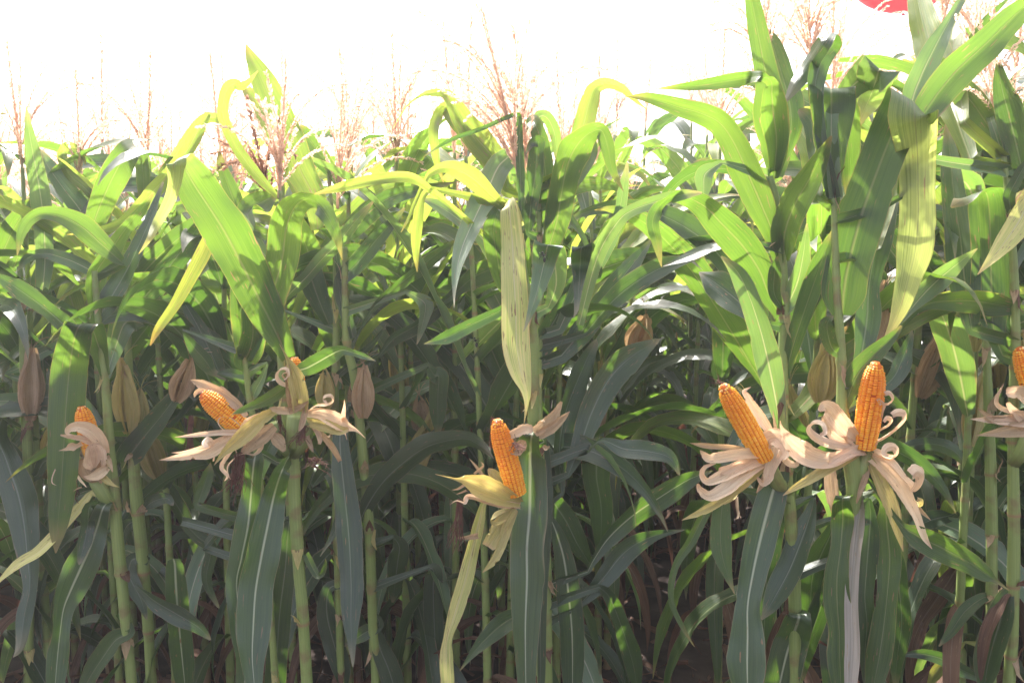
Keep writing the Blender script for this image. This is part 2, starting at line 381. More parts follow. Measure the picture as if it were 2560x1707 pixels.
# ---------------------------------------------------------------- tassel
def tassel(mb, base, h, seed, n=13, spread=1., lean=(0, 0), spk=True, dens=1.):
    rnd = random.Random(seed)
    def branch(p0, dir0, ln, droop, rad, sw):
        P = []; p = p0.copy(); d = dir0.copy(); k = 14
        axh = Vector((d.x, d.y, 0)); 
        wob = rnd.uniform(-1, 1)
        for i in range(k+1):
            P.append(p.copy()); p = p + d*(ln/k)
            d = (d + Vector((axh.x*droop*.10, axh.y*droop*.10, -droop*.12*(i/k*2))) + Vector((0, 0, 0)) + Vector((d.y, -d.x, 0))*wob*.03).normalized()
        tube(mb, P, [rad*(1-.7*i/k) for i in range(k+1)], 4)
        if not spk: return
        m = int(ln/.0058*dens)
        for j in range(m):
            s = (j+.6)/m*.98 + .01
            if s < .10: continue
            i = min(k-1, int(s*k)); q = P[i].lerp(P[i+1], s*k - i); T = (P[i+1]-P[i]).normalized()
            for e in range(2):
                a = rnd.uniform(0, 6.28); O = T.orthogonal().normalized(); B = T.cross(O); sd = O*math.cos(a) + B*math.sin(a)
                l = .011*rnd.uniform(.8, 1.2)*sw; ww = .0034*sw
                t = (T*.85 + sd*.5).normalized(); sd2 = t.cross(sd).normalized()
                a0 = q; b0 = q + t*l*.5 + sd2*ww; c0 = q + t*l; d0 = q + t*l*.5 - sd2*ww
                mb.add([a0, b0, c0, d0], [(0, 1, 2, 3)], [(0, 0)]*4)
    up = Vector((lean[0], lean[1], 1)).normalized()
    # central spike leans a little and is the thickest
    branch(base, (up + Vector((rnd.uniform(-.06, .06), rnd.uniform(-.06, .06), 0))).normalized(), h, .06*rnd.uniform(.5, 2), .0040, 1.4)
    for i in range(n):
        a = rnd.uniform(0, 6.283); z = rnd.uniform(.05, .38)*h
        el = rnd.uniform(.15, .7)*spread
        d = (up + Vector((math.cos(a)*el, math.sin(a)*el, 0))).normalized()
        branch(base + up*z, d, h*rnd.uniform(.45, .8), rnd.uniform(.10, 1.1)*spread, .0018, 1.0)
# ---------------------------------------------------------------- generated corn plants (built once at the origin, then copied)
def leaf_profile(s): 
    return min(1, .45 + 2.6*s)*(1 - max(0, (s-.35)/.65)**1.9)
def gen_leaf(mb, z, az, ln, wd, e0, bend, pw, twist, seed, x0=(0, 0), n=22, nc=2, sway=0.):
    P = [];  p = Vector((x0[0], x0[1], z)); W = []
    ds = ln/n
    p += Vector((math.cos(az), math.sin(az), 0))*.008
    for i in range(n+1):
        s = i/n; e = e0 - bend*s**pw; a = az + sway*s*s
        P.append(p.copy()); W.append(max(.001, wd*leaf_profile(s)))
        p = p + Vector((math.cos(a)*math.cos(e), math.sin(a)*math.cos(e), math.sin(e)))*ds
    sv = Vector((-math.sin(az), math.cos(az), 0))
    ribbon(mb, P, W, lambda i, T: sv, lambda s: twist*(.3 + .7*s), fold=.30, ruff=.075, seed=seed, nc=nc)
def gen_stalk(mb, h, rnd, r0=.0132, pts=None):
    n = 26; P = []; Rr = []; tn = []
    ax, ay = rnd.uniform(-.03, .03), rnd.uniform(-.03, .03)
    k = int(h/.012)
    for i in range(k+1):
        s = i/k; z = s*h - .03
        P.append(Vector((ax*s*s*h, ay*s*s*h, z)))
        f = (z/.155) % 1.
        r = r0*(1.15 - .75*s)
        bump_ = .16*math.exp(-((f-.04)/.045)**2) - .09*max(0, 1-f*2.2)*(1 if f > .08 else 0)
        Rr.append(r*(1.05 + bump_)); tn.append(max(math.exp(-((f-.04)/.05)**2), .9 if s < .06 else 0, max(0, .55-z)*1.2))
    tube(mb, P, Rr, 8, tn)
    return lambda z: (ax*(z/h)**2*h, ay*(z/h)**2*h)
def closed_ear(mbody, base, ax, ln, r, seed):
    rnd = random.Random(seed)
    T = ax.normalized(); X = T.orthogonal().normalized(); Y = T.cross(X)
    # overlapping husk wraps
    for q in range(7):
        a = q*2.4 + rnd.uniform(-.2, .2); L_ = ln*rnd.uniform(.78, 1.05); lift = 1 + .06*(q % 3)
        P = []; W = []
        for i in range(13):
            s = i/12; rr = r*lift*(math.sin(min(1, s*1.9+.22)*1.45)*(1 - max(0, (s-.45)/.55)**1.6) + .10)
            if q > 4: rr += r*.5*max(0, s-.75)*4*rnd.uniform(.6, 1)
            P.append(base + T*(s*L_) + (X*math.cos(a) + Y*math.sin(a))*rr*.8); W.append(max(.003, rr*2.3))
        n0 = X*math.cos(a) + Y*math.sin(a)
        sv = T.cross(n0)
        ribbon(mbody, P, W, lambda i, t: sv, 0., fold=0, cup=-.75, ruff=.02, seed=seed*9+q, nc=3, base_clasp=False)
    for q in range(5):
        a = rnd.uniform(0, 6.28); p = base + T*ln*.96; P = []
        d = (T + (X*math.cos(a) + Y*math.sin(a))*.5).normalized()
        for i in range(6): P.append(p.copy()); p = p + d*.012; d = (d + Vector((0, 0, -.25))).normalized()
        tube(mbody, P, [.0009]*6, 3, cap=False)
def child(mb, name, m, parent):
    o = mb.build(name, MAT[m], parent, loc=(0, 0, 0)); o.location = (0, 0, 0); return o
def make_variant(k, simple, compact=False):
    rnd = random.Random(100+k)
    root = empty('corn_plant', (0, 0, -50)); h = 2.02
    mb = MB(); xo = gen_stalk(mb, h, rnd); child(mb, 'stalk', 'stalk', root)
    az0 = rnd.uniform(0, 6.28); z = .30; i = 0; fol = MB(); fdry = MB()
    while z < h-.10:
        az = az0 + (math.pi if i % 2 else 0) + rnd.uniform(-.5, .5); s = z/h; m = MB()
        dry = z < .48 or (z < .8 and i % 3 == 0)
        if dry:
            ln = rnd.uniform(.35, .55); a = (z, az, ln, .045, rnd.uniform(.2, 1.0), rnd.uniform(2.0, 2.7), .45, rnd.uniform(-1.6, 1.6))
        elif z < .95:
            ln = rnd.uniform(.5, .68); a = (z, az, ln, rnd.uniform(.055, .082), rnd.uniform(.5, 1.0), rnd.uniform(2.2, 2.55), rnd.uniform(.28, .45), rnd.uniform(-1.2, 1.2))
        elif s < .55:
            ln = rnd.uniform(.65, .8); a = (z, az, ln, rnd.uniform(.060, .086), rnd.uniform(.7, 1.2), rnd.uniform(1.9, 2.6), rnd.uniform(.6, 2.2), rnd.choice((-1, 1))*rnd.uniform(.3, 1.8))
        elif s < .8:
            ln = rnd.uniform(.68, .90); a = (z, az, ln, rnd.uniform(.070, .098), rnd.uniform(.8, 1.2), rnd.uniform(1.0, 2.7), rnd.uniform(1.4, 3.4), rnd.choice((-1, 1))*rnd.uniform(.3, 1.9))
        else:
            ln = rnd.uniform(.42, .58)*(1.25-.35*s); a = (z, az, ln, rnd.uniform(.06, .09), rnd.uniform(.9, 1.25), rnd.uniform(.6, 3.0), rnd.uniform(1.0, 2), rnd.uniform(-.8, .8))
        if compact and s >= .72: a = (z, az, rnd.uniform(.36, .5), rnd.uniform(.055, .075), rnd.uniform(.5, .9), rnd.uniform(1.4, 2.6), rnd.uniform(.8, 1.4), rnd.uniform(-1, 1))
        mt = 'r' if dry else rnd.choice('tttgp' if s < .62 else 'ggltgtp')
        if rnd.random() < .04 and s > .4: mt = 'l'
        tgt = (fdry if dry else fol) if simple else m
        gen_leaf(tgt, *a, seed=k*50+i, x0=xo(z), n=12 if simple else 20, nc=1 if simple else 2, sway=rnd.uniform(-.7, .7))
        if not simple: child(m, 'leaf', mt, root)
        z += rnd.uniform(.082, .112); i += 1
    if simple:
        fo = child(fol, 'foliage', 'g' if k % 2 else 't', root); child(fdry, 'dead_foliage', 'r', root)
    else:
        for e in range(1 if k % 2 else 0):
            zz = rnd.uniform(.98, 1.15) - .2*e; a = az0 + rnd.uniform(-1, 1) + e*3; m = MB()
            b = Vector((*xo(zz), zz)) + Vector((math.cos(a), math.sin(a), 0))*.02
            closed_ear(m, b, Vector((math.cos(a)*.32, math.sin(a)*.32, 1)), .22, .0165, k*3+e)
            child(m, 'ear', rnd.choice('nkkk'), root)
    m = MB(); tassel(m, Vector((*xo(h), h-.05)), .40, k, n=rnd.randint(9, 15), dens=.7 if simple else 1.)
    child(m, 'tassel', 'tassel', root)
    root['_v'] = k
    return root
def copy_plant(src, loc, rz, s, sz=None):
    c = src.copy(); col.objects.link(c); c.location = loc; c.rotation_euler = (0, 0, rz); c.scale = (s, s, sz or s)
    for ch in src.children:
        d = ch.copy(); col.objects.link(d); d.parent = c
    if '_v' in c: del c['_v']
    return c
NEARV = [make_variant(k, False) for k in range(7)]
SKYV = [make_variant(40+k, False, True) for k in range(4)]
FARV = [make_variant(20+k, True) for k in range(6)]
used = {}
def too_tall(src, x, y, rz, s, sz):
    """a blade reaching far above the even canopy of the left and middle rows"""
    c_, s_ = math.cos(rz), math.sin(rz); hits = 0
    for ch in src.children:
        if 'leaf' not in ch.name and 'foliage' not in ch.name: continue
        for i, v in enumerate(ch.data.vertices):
            if i % 2: continue
            p = v.co; X = x + s*(c_*p.x - s_*p.y); Y = y + s*(s_*p.x + c_*p.y); Z = sz*p.z - CAMH
            if Y < .4: return True
            dd = Y*cp + Z*sp; u = X/dd*FPX + 1280; vv = 853.5 - (Z*cp - Y*sp)/dd*FPX
            if vv < 70 and 2090 < u < 2400: return True
            if Y < 4.2 and vv > 1340 and 1650 < u < 1830:
                hits += 1
                if hits > 9: return True
            if vv < (265 if u < 1650 else 60 if u < 2000 else -400): return True
    return False
def place(kind, x, y, rz, s, sz=None):
    pool = NEARV if kind == 'n' else FARV
    for _ in range(24):
        src = random.choice(pool); rz = random.uniform(0, 6.28)
        if not too_tall(src, x, y, rz, s, sz or s): break
    else: return None
    if src.name not in used:
        used[src.name] = 1; src.location = (x, y, 0); src.rotation_euler = (0, 0, rz); src.scale = (s, s, sz or s)
        return src
    c = copy_plant(src, (x, y, 0), rz, s, sz); return c
GN = 'corn plants standing in the rows behind the front plants'
GF = 'corn plants deep in the field, mostly tassels and upper leaves showing'
LN_ = 'green corn plant crowded among others in the rows just behind the front plants'
LF_ = 'distant green corn plant deep in the field behind the nearer rows'
# plants whose tassel stands out against the sky: (tile, tassel-top x, y, depth, label)
SKY = [('G', 62, 245, 2.9, 'corn plant with a drooping tassel at the far left edge against the white sky'),
       ('G', 212, 195, 3.0, 'corn plant whose dense upright tassel stands just left of the tallest left-hand tassel'),
       ('G', 240, 85, 2.7, 'corn plant carrying the tallest tassel in the left third, thin with curling branches'),
       ('G', 380, 210, 3.6, 'corn plant with a small bushy tassel right of the tallest left-hand tassel'),
       ('G', 560, 235, 2.8, 'corn plant with a brown tangled tassel left of the tall yellow-green leaf spike'),
       ('G', 797, 185, 2.9, 'corn plant with a wide-branching tassel right of the tall yellow-green leaf spike'),
       ('G', 898, 200, 3.5, 'corn plant with a slim club-like tassel in the open sky left of the centre'),
       ('G', 950, 120, 2.9, 'corn plant with a leaning spiky tassel left of the big double tassel'),
       ('G', 1118, 40, 2.1, 'corn plant sharing the big double tassel, its spike bending left at the top'),
       ('G', 1240, 160, 2.9, 'corn plant with a thin tassel close right of the big double tassel'),
       ('G', 1315, 165, 3.3, 'corn plant with an upright hooked tassel midway between centre and the arching yellow leaf'),
       ('G', 1412, 130, 3.0, 'corn plant with a feathery tassel behind the arching yellow-green leaf right of centre'),
       ('G', 1690, 60, 2.6, 'corn plant with a leaning tassel left of the tall front plants on the right'),
       ('G', 1830, -60, 2.1, 'corn plant with a thick reddish tassel at the top edge between the tall right-hand leaves'),
       ('G', 2105, 170, 2.9, 'corn plant with a small curling tassel under the red balloon'),
       ('G', 2290, -40, 2.2, 'corn plant with a loose tassel in the upper right corner')]
for i, (t, x, y, d, lab) in enumerate(SKY):
    p, k = at(t, x, y, d)
    s = p.z/(2.02 + .34)
    src = SKYV[i % 4]
    if src.name in used: c = copy_plant(src, (p.x, p.y, 0), i*1.3, s)
    else:
        used[src.name] = 1; c = src; c.location = (p.x, p.y, 0); c.rotation_euler = (0, 0, i*1.3); c.scale = (s, s, s)
    tag(c, lab, 'corn plant', GN)
def keepout(x, y):
    # the bare lane between the rows that opens right of the middle
    gx = x/y*FPX + 1280
    return (y < 3.3 and 1600 < gx < 1900) or (y < 4.6 and 1620 < gx < 1890)
row = 2.35; nplants = 0
while row < 5.9:
    x = -.70*row - .15
    while x < .70*row + .15:
        x += random.uniform(.145, .205)
        y = row + random.uniform(-.10, .10)
        if keepout(x, y): continue
        near = row < 3.9
        s = random.uniform(.86, .97)*(1.03 if x < .05*row else 1.08 if x < .42*row else 1.2)
        c = place('n' if near else 'f', x, y, random.uniform(0, 6.28), s, s*random.uniform(.95, 1.02))
        if c is None: continue
        tag(c, LN_ if near else LF_, 'corn plant', GN if near else GF); nplants += 1
    row += .56
for gx_, d_, s_ in ((1395, 3.7, 1.1), (1470, 4.3, 1.16), (1530, 3.5, 1.07), (1590, 4.7, 1.2), (1650, 4.25, 1.16), (1720, 4.9, 1.2), (1600, 3.9, 1.1), (1010, 4.0, 1.1), (860, 3.8, 1.08), (340, 3.9, 1.08), (1240, 4.1, 1.1)):
    p, k = at('G', gx_, 700, d_)
    c = place('n', p.x, p.y, random.uniform(0, 6.28), s_)
    if c is not None: tag(c, LN_, 'corn plant', GN)
# the rest of the field: one mass too deep to count
mb = MB(); mt = MB()
for i in range(1250):
    y = 6.0 + 14*random.random()**1.7; x = random.uniform(-.85*y, .85*y)
    if i >= 1000:   # the field goes on past both sides of the view
        y = random.uniform(1.9, 6.0); x = random.choice((-1, 1))*(.72*y + .25 + random.uniform(0, 2.6))
    hh = random.uniform(1.6, 1.85)
    for q in range(8):
        gen_leaf(mb, hh*random.uniform(.2, .98), random.uniform(0, 6.28), random.uniform(.5, .8), .085, random.uniform(.9, 1.3), random.uniform(.6, 2.4), 1.5, random.uniform(-1, 1), i*8+q, x0=(x, y), n=6, nc=1)
    tube(mb, [Vector((x, y, -.02)), Vector((x, y, hh))], [.014, .006], 5, cap=False)
    for q in range(6):
        a = random.uniform(0, 6.28); e = random.uniform(.0, .5); b = Vector((x, y, hh))
        tube(mb, [b, b + Vector((math.cos(a)*e*.5, math.sin(a)*e*.5, .5))*.35, b + Vector((math.cos(a)*e, math.sin(a)*e, .85))*.38], [.004, .004, .002], 3, cap=False)
o = mb.build('corn_field', MAT['g'], loc=(0, 8, 0)); tag(o, 'rest of the corn field receding behind as one green mass', 'corn field', kind='stuff')
# ---------------------------------------------------------------- front plants, blade by blade
HG = 'front plants of the corn field'
PL = {}
def stalk_plant(key, label, tile, s, d, mat='stalk', dark=0.):
    """front plant: bowed stalk through surveyed points, carried straight down to the soil"""
    raw = parse(s); pts = []
    for x, y, wd in raw:
        p, k = at(tile, x, y, d); pts.append((p.x, p.y, p.z, wd*k*.5))
    a, b = pts[-2], pts[-1]
    t = (b[2] + .03)/max(.05, a[2]-b[2]); t = min(t, 40)
    gx = b[0] + max(-.06, min(.06, (b[0]-a[0])*t*.6))
    pts.append((gx, b[1], -.03, b[3]*1.05))
    pts.sort(key=lambda p: p[2])
    pp = cr(pts, 12)
    root = empty('corn_plant', (gx, d, 0)); tag(root, label, 'corn plant', HG)
    # resample evenly
    P = [Vector(p[:3]) for p in pp]; Q = []; Rr = []; tn = []
    acc = 0; i = 0; L = [0]
    for j in range(1, len(P)): L.append(L[-1] + (P[j]-P[j-1]).length)
    m = int(L[-1]/.010)
    rnd = random.Random(key); off = rnd.random()
    for q in range(m+1):
        s_ = q/m*L[-1]
        while i < len(L)-2 and L[i+1] < s_: i += 1
        f = (s_-L[i])/max(1e-6, L[i+1]-L[i]); c = P[i].lerp(P[i+1], f); r = pp[i][3]*(1-f) + pp[i+1][3]*f
        g = (c.z/.17 + off) % 1.
        bump_ = .15*math.exp(-((g-.05)/.035)**2) + .10*(1-g)*(1 if g > .05 else 0) - .06
        Q.append(c); Rr.append(max(.002, r*(1+bump_))); tn.append(min(1, math.exp(-((g-.04)/.035)**2) + max(0, .6-c.z)*.8 + dark))
    mb = MB(); tube(mb, Q, Rr, 14, tn)
    mb.build('stalk', MAT[mat], root)
    # dry papery remnants of leaf sheaths at the nodes
    last = -1
    for c, r in zip(Q, Rr):
        g = int(c.z/.17 + off)
        if g != last and last >= 0 and .25 < c.z < 1.75 and rnd.random() < .8:
            for q in range(rnd.choice((1, 2, 2))):
                a = rnd.uniform(3.4, 6.0); o_ = Vector((math.cos(a), math.sin(a), 0)); up_ = rnd.choice((1, -1, -1)); ln = rnd.uniform(.02, .055)
                PP = [c + o_*(r*.95 + t*t*rnd.uniform(.006, .022)) + Vector((0, 0, up_*ln*t + .006)) for t in (0, .25, .5, .75, 1)]
                m_ = MB(); ribbon(m_, PP, [r*1.7, r*1.6, r*1.2, r*.7, .001], lambda i, T: Vector((-o_.y, o_.x, 0)), rnd.uniform(-.3, .3), fold=-.25, ruff=.08, seed=int(a*1000), nc=2, base_clasp=False, ragged=.15)
                m_.build('sheath', MAT[rnd.choice('nrnk')], root)
        last = g
    PL[key] = dict(root=root, d=d, P=Q, n=0)
    return root
def leaf(key, tile, m, dd, s, roll=0., fold=.28, ruff=.07, curl=False, att=True, cup=0., ty=None):
    pl = PL[key]; pl['n'] += 1
    P, W = traced(tile, s, pl['d'], dd)
    # the blade leaves the stalk: carry the base back to it
    b = P[0]
    if att:
        best = min(pl['P'], key=lambda q: (q - b - Vector((0, 0, -.35*abs(q.x-b.x)))).length)
        gap = (best-b).length
        if .025 < gap < .24:
            k = max(2, int(gap/.03)); T = (P[1]-P[0]).normalized()
            ex = [tuple(best) + (max(W[0]*.9, .03),), tuple(b) + (W[0],), tuple(P[3]) + (W[3],)]
            e = cr(ex, k)[:k]
            P = [Vector(q[:3]) for q in e] + P; W = [q[3] for q in e] + W
    if W[-1] > .15*max(W):
        q_ = max(5, len(W)//4)
        for i_ in range(1, q_+1): W[-i_] *= math.sqrt(max(.0, (i_-1)/q_))*1. + .01
    mb = MB()
    sd = hash((key, pl['n']*7)) % 9999 if False else (sum(map(ord, key))*31 + pl['n']*17) % 9973
    rr = roll
    sgn = 1 if (sd % 2) else -1
    f = rr if callable(rr) else (lambda t: rr + sgn*.28*math.sin(t*3.0 + sd))
    ribbon(mb, P, W, curl_side(P) if curl else view_side(P), f, fold=fold, cup=cup, ruff=ruff, seed=sd, nc=4, ragged=.012, tone=(lambda v: max(0, min(1, (v-ty[0])/(ty[1]-ty[0]))) ) if ty else 0.)
    return mb.build('leaf', MAT[m], pl['root'])
def ear_on(key, base_tile, x, y, doff=0., r=.012, to=None):
    """an ear: its shank is the part's own mesh; cob and husk leaves are sub-parts"""
    pl = PL[key]; b, k = at(base_tile, x, y, pl['d']+doff)
    q = min(pl['P'], key=lambda p: (p - b - Vector((0, 0, -.08))).length)
    mb = MB(); tube(mb, [q, q.lerp(b, .5) + Vector((0, 0, -.012)), b], [r*.9, r, r*1.05], 10, [.3, .1, .1])
    o = mb.build('ear', MAT['stalk'], None, loc=plant_loc(pl['root'])); o.location = (0, 0, 0); o.parent = pl['root']
    return o
def put_cob(ear, tile, x0, y0, x1, y1, d0, d1, r, seed, **kw):
    a, _ = at(tile, x0, y0, d0); b, _ = at(tile, x1, y1, d1)
    k = MB(); c = MB(); cob(k, c, a, b, r, seed, **kw)
    o = c.build('cob', MAT['core'], None, loc=plant_loc(ear)); o.location = (0, 0, 0); o.parent = ear
    v0 = len(o.data.vertices)
    # kernels belong to the cob: same mesh, second material
    me = o.data; me2 = k.mesh('cob', MAT['kernel'])
    L = plant_loc(ear)
    kv = [v - L for v in k.v]
    allv = [v.co.copy() for v in me.vertices] + kv
    allf = [tuple(p.vertices) for p in me.polygons]; nf = len(allf)
    allf += [tuple(i+v0 for i in f) for f in k.f]
    new = bpy.data.meshes.new('cob'); new.from_pydata(allv, [], allf)
    new.materials.append(MAT['core']); new.materials.append(MAT['kernel'])
    new.polygons.foreach_set('material_index', [0]*nf + [1]*(len(allf)-nf)); new.polygons.foreach_set('use_smooth', [True]*len(allf))
    t = new.attributes.new('tone', 'FLOAT', 'POINT'); t.data.foreach_set('value', [0.]*v0 + k.c)
    o.data = new; bpy.data.meshes.remove(me); bpy.data.meshes.remove(me2)
    return o
def silk(parent, tile, x, y, x2, y2, d, n, sp, seed, name='silk'):
    rnd = random.Random(seed); mb = MB()
    a, k = at(tile, x, y, d); b, _ = at(tile, x2, y2, d)
    for i in range(n):
        P = []; o1 = Vector((rnd.gauss(0, 1), rnd.gauss(0, 1), rnd.gauss(0, .4)))*sp*.4; ph = rnd.uniform(0, 6); wv = rnd.uniform(.3, 1.2)*sp*.5
        o2 = Vector((rnd.gauss(0, 1), rnd.gauss(0, 1), rnd.gauss(0, 1)))*sp
        for j in range(14):
            t = j/13; P.append(a.lerp(b, t) + o1 + o2*t*t + Vector((math.sin(ph+t*9)*wv*t, math.cos(ph+t*7)*wv*t, 0)))
        tube(mb, P, [.0007]*14, 3, cap=False)
    o = mb.build(name, MAT['silk'], None, loc=plant_loc(parent)); o.location = (0, 0, 0); o.parent = parent
def hear(key, tile, x0, y0, x1, y1, d, r, m, seed):
    a, _ = at(tile, x0, y0, d); b, _ = at(tile, x1, y1, d); mb = MB()
    closed_ear(mb, a, b-a, (b-a).length, r, seed)
    o = mb.build('ear', MAT[m], None, loc=plant_loc(PL[key]['root'])); o.location = (0, 0, 0); o.parent = PL[key]['root']
def htassel(key, tile, x, y, x2, y2, dd, seed, n, m='tassel', spread=1.):
    d = PL[key]['d'] + dd
    a, _ = at(tile, x, y, d); b, _ = at(tile, x2, y2, d); h = (b-a).length; mb = MB()
    tassel(mb, a, h, seed, n=n, lean=((b.x-a.x)/max(.01, b.z-a.z), 0), spread=spread)
    mb.build('tassel', MAT[m], PL[key]['root'])

stalk_plant('a', 'front corn plant at left, orange cob half hidden behind a drooping cream husk', 'D', '430,-310,26 445,-120,30 465,60,36 485,260,40 500,480,42 520,700,52 535,900,54 565,1200,50 600,1568,46', 1.95)
stalk_plant('b', 'slim corn plant with two green closed ears, just right of the drooping cream husk', 'D', '580,-300,24 585,60,34 600,400,44 620,700,56 650,1000,54 675,1300,48 690,1568,46', 2.15)
stalk_plant('c', 'corn plant near the left edge holding an upright closed brown ear', 'D', '90,-330,24 105,0,34 120,350,42 130,600,44 140,900,42 135,1250,40 130,1568,40', 2.3)
stalk_plant('d', 'front corn plant with a thick stalk and three opened ears spreading to left and right', 'H', '1255,-1500,34 1262,-900,46 1245,-300,62 1265,150,74 1290,500,84 1330,800,104 1385,1100,118 1400,1568,122 1440,2200,116 1500,3000,110', 1.72)
stalk_plant('e', 'slim corn plant whose stalk rises directly behind the left slanting orange cob', 'H', '900,-420,30 905,100,50 925,260,60 965,600,62 1000,800,64 1080,1568,66 1150,2400,66', 1.88)
stalk_plant('f', 'corn plant right of the three opened ears, with closed pinkish ears', 'H', '1720,-1800,36 1790,-900,44 1805,0,72 1790,500,84 1780,1000,80 1800,1568,74', 2.15)
stalk_plant('g', 'centre front corn plant with a big leaf folded straight down over its opened ear', 'E', '800,-640,24 840,-300,34 880,-50,46 883,200,52 880,430,56 880,800,60 872,1200,62 870,1568,62', 1.72)
stalk_plant('h', 'corn plant close behind the centre plant, its upright leaves fanning out above the centre', 'E', '900,-700,24 915,-300,30 905,0,40 900,150,46 905,420,48 935,900,50 945,1568,50', 1.9)
stalk_plant('i', 'front corn plant right of the bare lane, its orange cob leaning left from torn husks', 'F', '405,-740,36 440,-600,44 465,-350,44 475,-130,46 470,100,46 468,400,52 490,650,54 510,900,56 525,1250,56 520,1568,56', 1.70)
stalk_plant('j', 'front corn plant with an upright orange cob rising from curled cream husks', 'F', '700,-640,24 708,-400,32 716,-200,36 730,0,42 737,190,46 740,330,54 770,500,80 795,680,74 780,900,56 770,1568,60', 1.62)
stalk_plant('k', 'corn plant at the right edge with a partly cut off orange cob over ragged husks', 'F', '1475,-830,24 1500,-600,30 1522,-300,36 1528,0,42 1518,450,46 1522,900,52 1515,1300,52 1500,1568,52', 1.78)
stalk_plant('l', 'corn plant left of the centre plant, bare stalk with a closed tan ear', 'E', '20,-420,26 30,0,38 70,200,44 110,600,46 135,900,46 150,1300,44 165,1568,44', 2.1)
stalk_plant('m', 'corn plant with a grey-green stalk just right of the upright cob plant in the shade', 'F', '1270,-600,24 1280,0,30 1290,500,40 1290,900,44 1285,1300,46 1280,1568,46', 2.4)
stalk_plant('n', 'corn plant with a mossy stalk just left of the right edge plant', 'F', '1360,-700,24 1390,-100,30 1410,400,44 1420,800,50 1420,1200,48 1415,1568,48', 2.1)
# ---- left group
leaf('a', 'G', 'g', -.12, '245,860,24 225,790,44 205,745,58,-.08 178,755,62,-.14 162,830,76 152,930,78 146,1030,70 140,1120,62 132,1210,40 128,1270,3')
leaf('a', 'A', 'g', -.10, '560,1200,40 470,1120,90 380,1040,110 290,990,85 200,975,60 140,1000,52 100,1060,42 78,1165,3')
leaf('a', 'D', 'o', -.25, '415,700,30 350,790,60 270,880,62 180,970,60 90,1020,50 0,1100,15 -40,1160,4', roll=.5)
leaf('a', 'D', 'T', -.15, '500,740,40 470,770,62,-.05 445,850,90 410,950,120 365,1050,145 320,1150,130 290,1230,90 275,1330,74 262,1450,95 250,1600,70 245,1700,3', fold=.2)
leaf('a', 'D', 't', -.08, '470,750,40 410,765,60,-.05 400,850,62 385,930,60 360,1030,40')
leaf('a', 'D', 'g', -.05, '540,1250,30 595,1330,44 530,1370,90 470,1450,100 400,1560,90 340,1700,10', roll=.4)
leaf('a', 'A', 'g', .05, '430,1430,60 425,1330,90 440,1240,100 500,1150,90 560,1060,70 640,960,60 700,880,30', roll=.3)
leaf('a', 'A', 't', .10, '430,1480,40 480,1400,90 545,1290,95 600,1190,80 650,1080,60 700,960,50 745,830,10', roll=-.5)
leaf('a', 'A', 't', -.15, '430,1560,50 340,1540,80 290,1480,85 210,1410,70 130,1350,90 40,1290,80 -60,1240,30', roll=.5)
leaf('c', 'A', 'p', -.10, '190,1350,50 205,1200,74 200,1020,82 180,860,86 150,700,66 130,580,35 120,483,3')
leaf('c', 'A', 'p', .0, '470,1150,40 420,1050,80 360,950,110 290,860,110 220,760,76 180,680,10', roll=.4)
leaf('c', 'A', 'l', .05, '440,920,40 390,860,44 330,810,48 290,750,42 283,700,40 310,665,40 350,678,32 378,715,20 390,750,3')
leaf('b', 'A', 'g', -.05, '410,1090,60 440,980,100 490,860,120 540,760,120 585,690,100,.0 622,672,70,.08 645,740,60,.10 655,850,56,.1 640,960,5,.1')
leaf('b', 'A', 'l', -.15, '950,520,30 900,600,60 850,690,60 775,790,62 700,870,72 630,950,64 560,1010,46 480,1042,36 390,1060,22 305,1070,2')
leaf('b', 'A', 'l', .05, '730,800,30 800,720,50 860,640,60 910,570,60 950,538,50 1000,545,40 1030,580,30 1080,680,30 1110,780,3')
leaf('b', 'A', 't', -.05, '590,1430,30 680,1330,105 760,1230,105 850,1110,95 920,1010,54 965,950,10', roll=.3)
leaf('c', 'A', 'p', -.05, '520,1290,30 440,1250,50 380,1215,60 300,1180,62 200,1155,46 120,1180,40 82,1235,3')
leaf('c', 'A', 'p', .05, '600,790,30 540,820,50 470,860,62 390,890,66 320,930,62 280,990,24')
leaf('c', 'A', 'g', .0, '-20,1230,50 50,1070,100 110,970,80 165,890,40')
leaf('c', 'D', 't', -.35, '40,300,40 -10,430,80 30,560,112 80,700,140 110,850,120 125,1000,90 135,1130,60 110,1260,70 90,1400,40 60,1450,3')
leaf('c', 'D', 't', .0, '170,620,40 200,560,60 260,550,70 330,570,30')
leaf('c', 'D', 'p', .0, '20,160,10 110,120,50 180,70,55 270,30,40 350,10,10')
leaf('b', 'G', 'p', -.1, '330,745,10 308,738,44 285,745,56,-.05 268,790,42 252,840,24 238,900,2')
leaf('b', 'D', 't', -.15, '570,560,60 600,520,112 650,455,112 740,345,92 820,240,70 872,165,12', roll=-.3)
leaf('b', 'D', 't', .0, '610,830,30 580,850,60 560,900,50 555,960,30')
leaf('b', 'D', 't', -.05, '660,770,20 700,740,60 760,725,50 790,760,30')
leaf('b', 'D', 't', -.05, '680,1010,40 640,1000,50 600,1010,60 590,1080,70 640,1180,60 670,1280,30')
hear('b', 'D', 590, 430, 555, 90, 2.12, .0155, 'k', 3); hear('b', 'D', 620, 410, 640, 230, 2.16, .013, 'k', 5)
hear('c', 'D', 140, 370, 145, 40, 2.24, .0145, 'n', 6)
leaf('c', 'A', 'p', .1, '640,960,10 655,860,54 660,760,66 650,710,66,-.03 620,700,40')
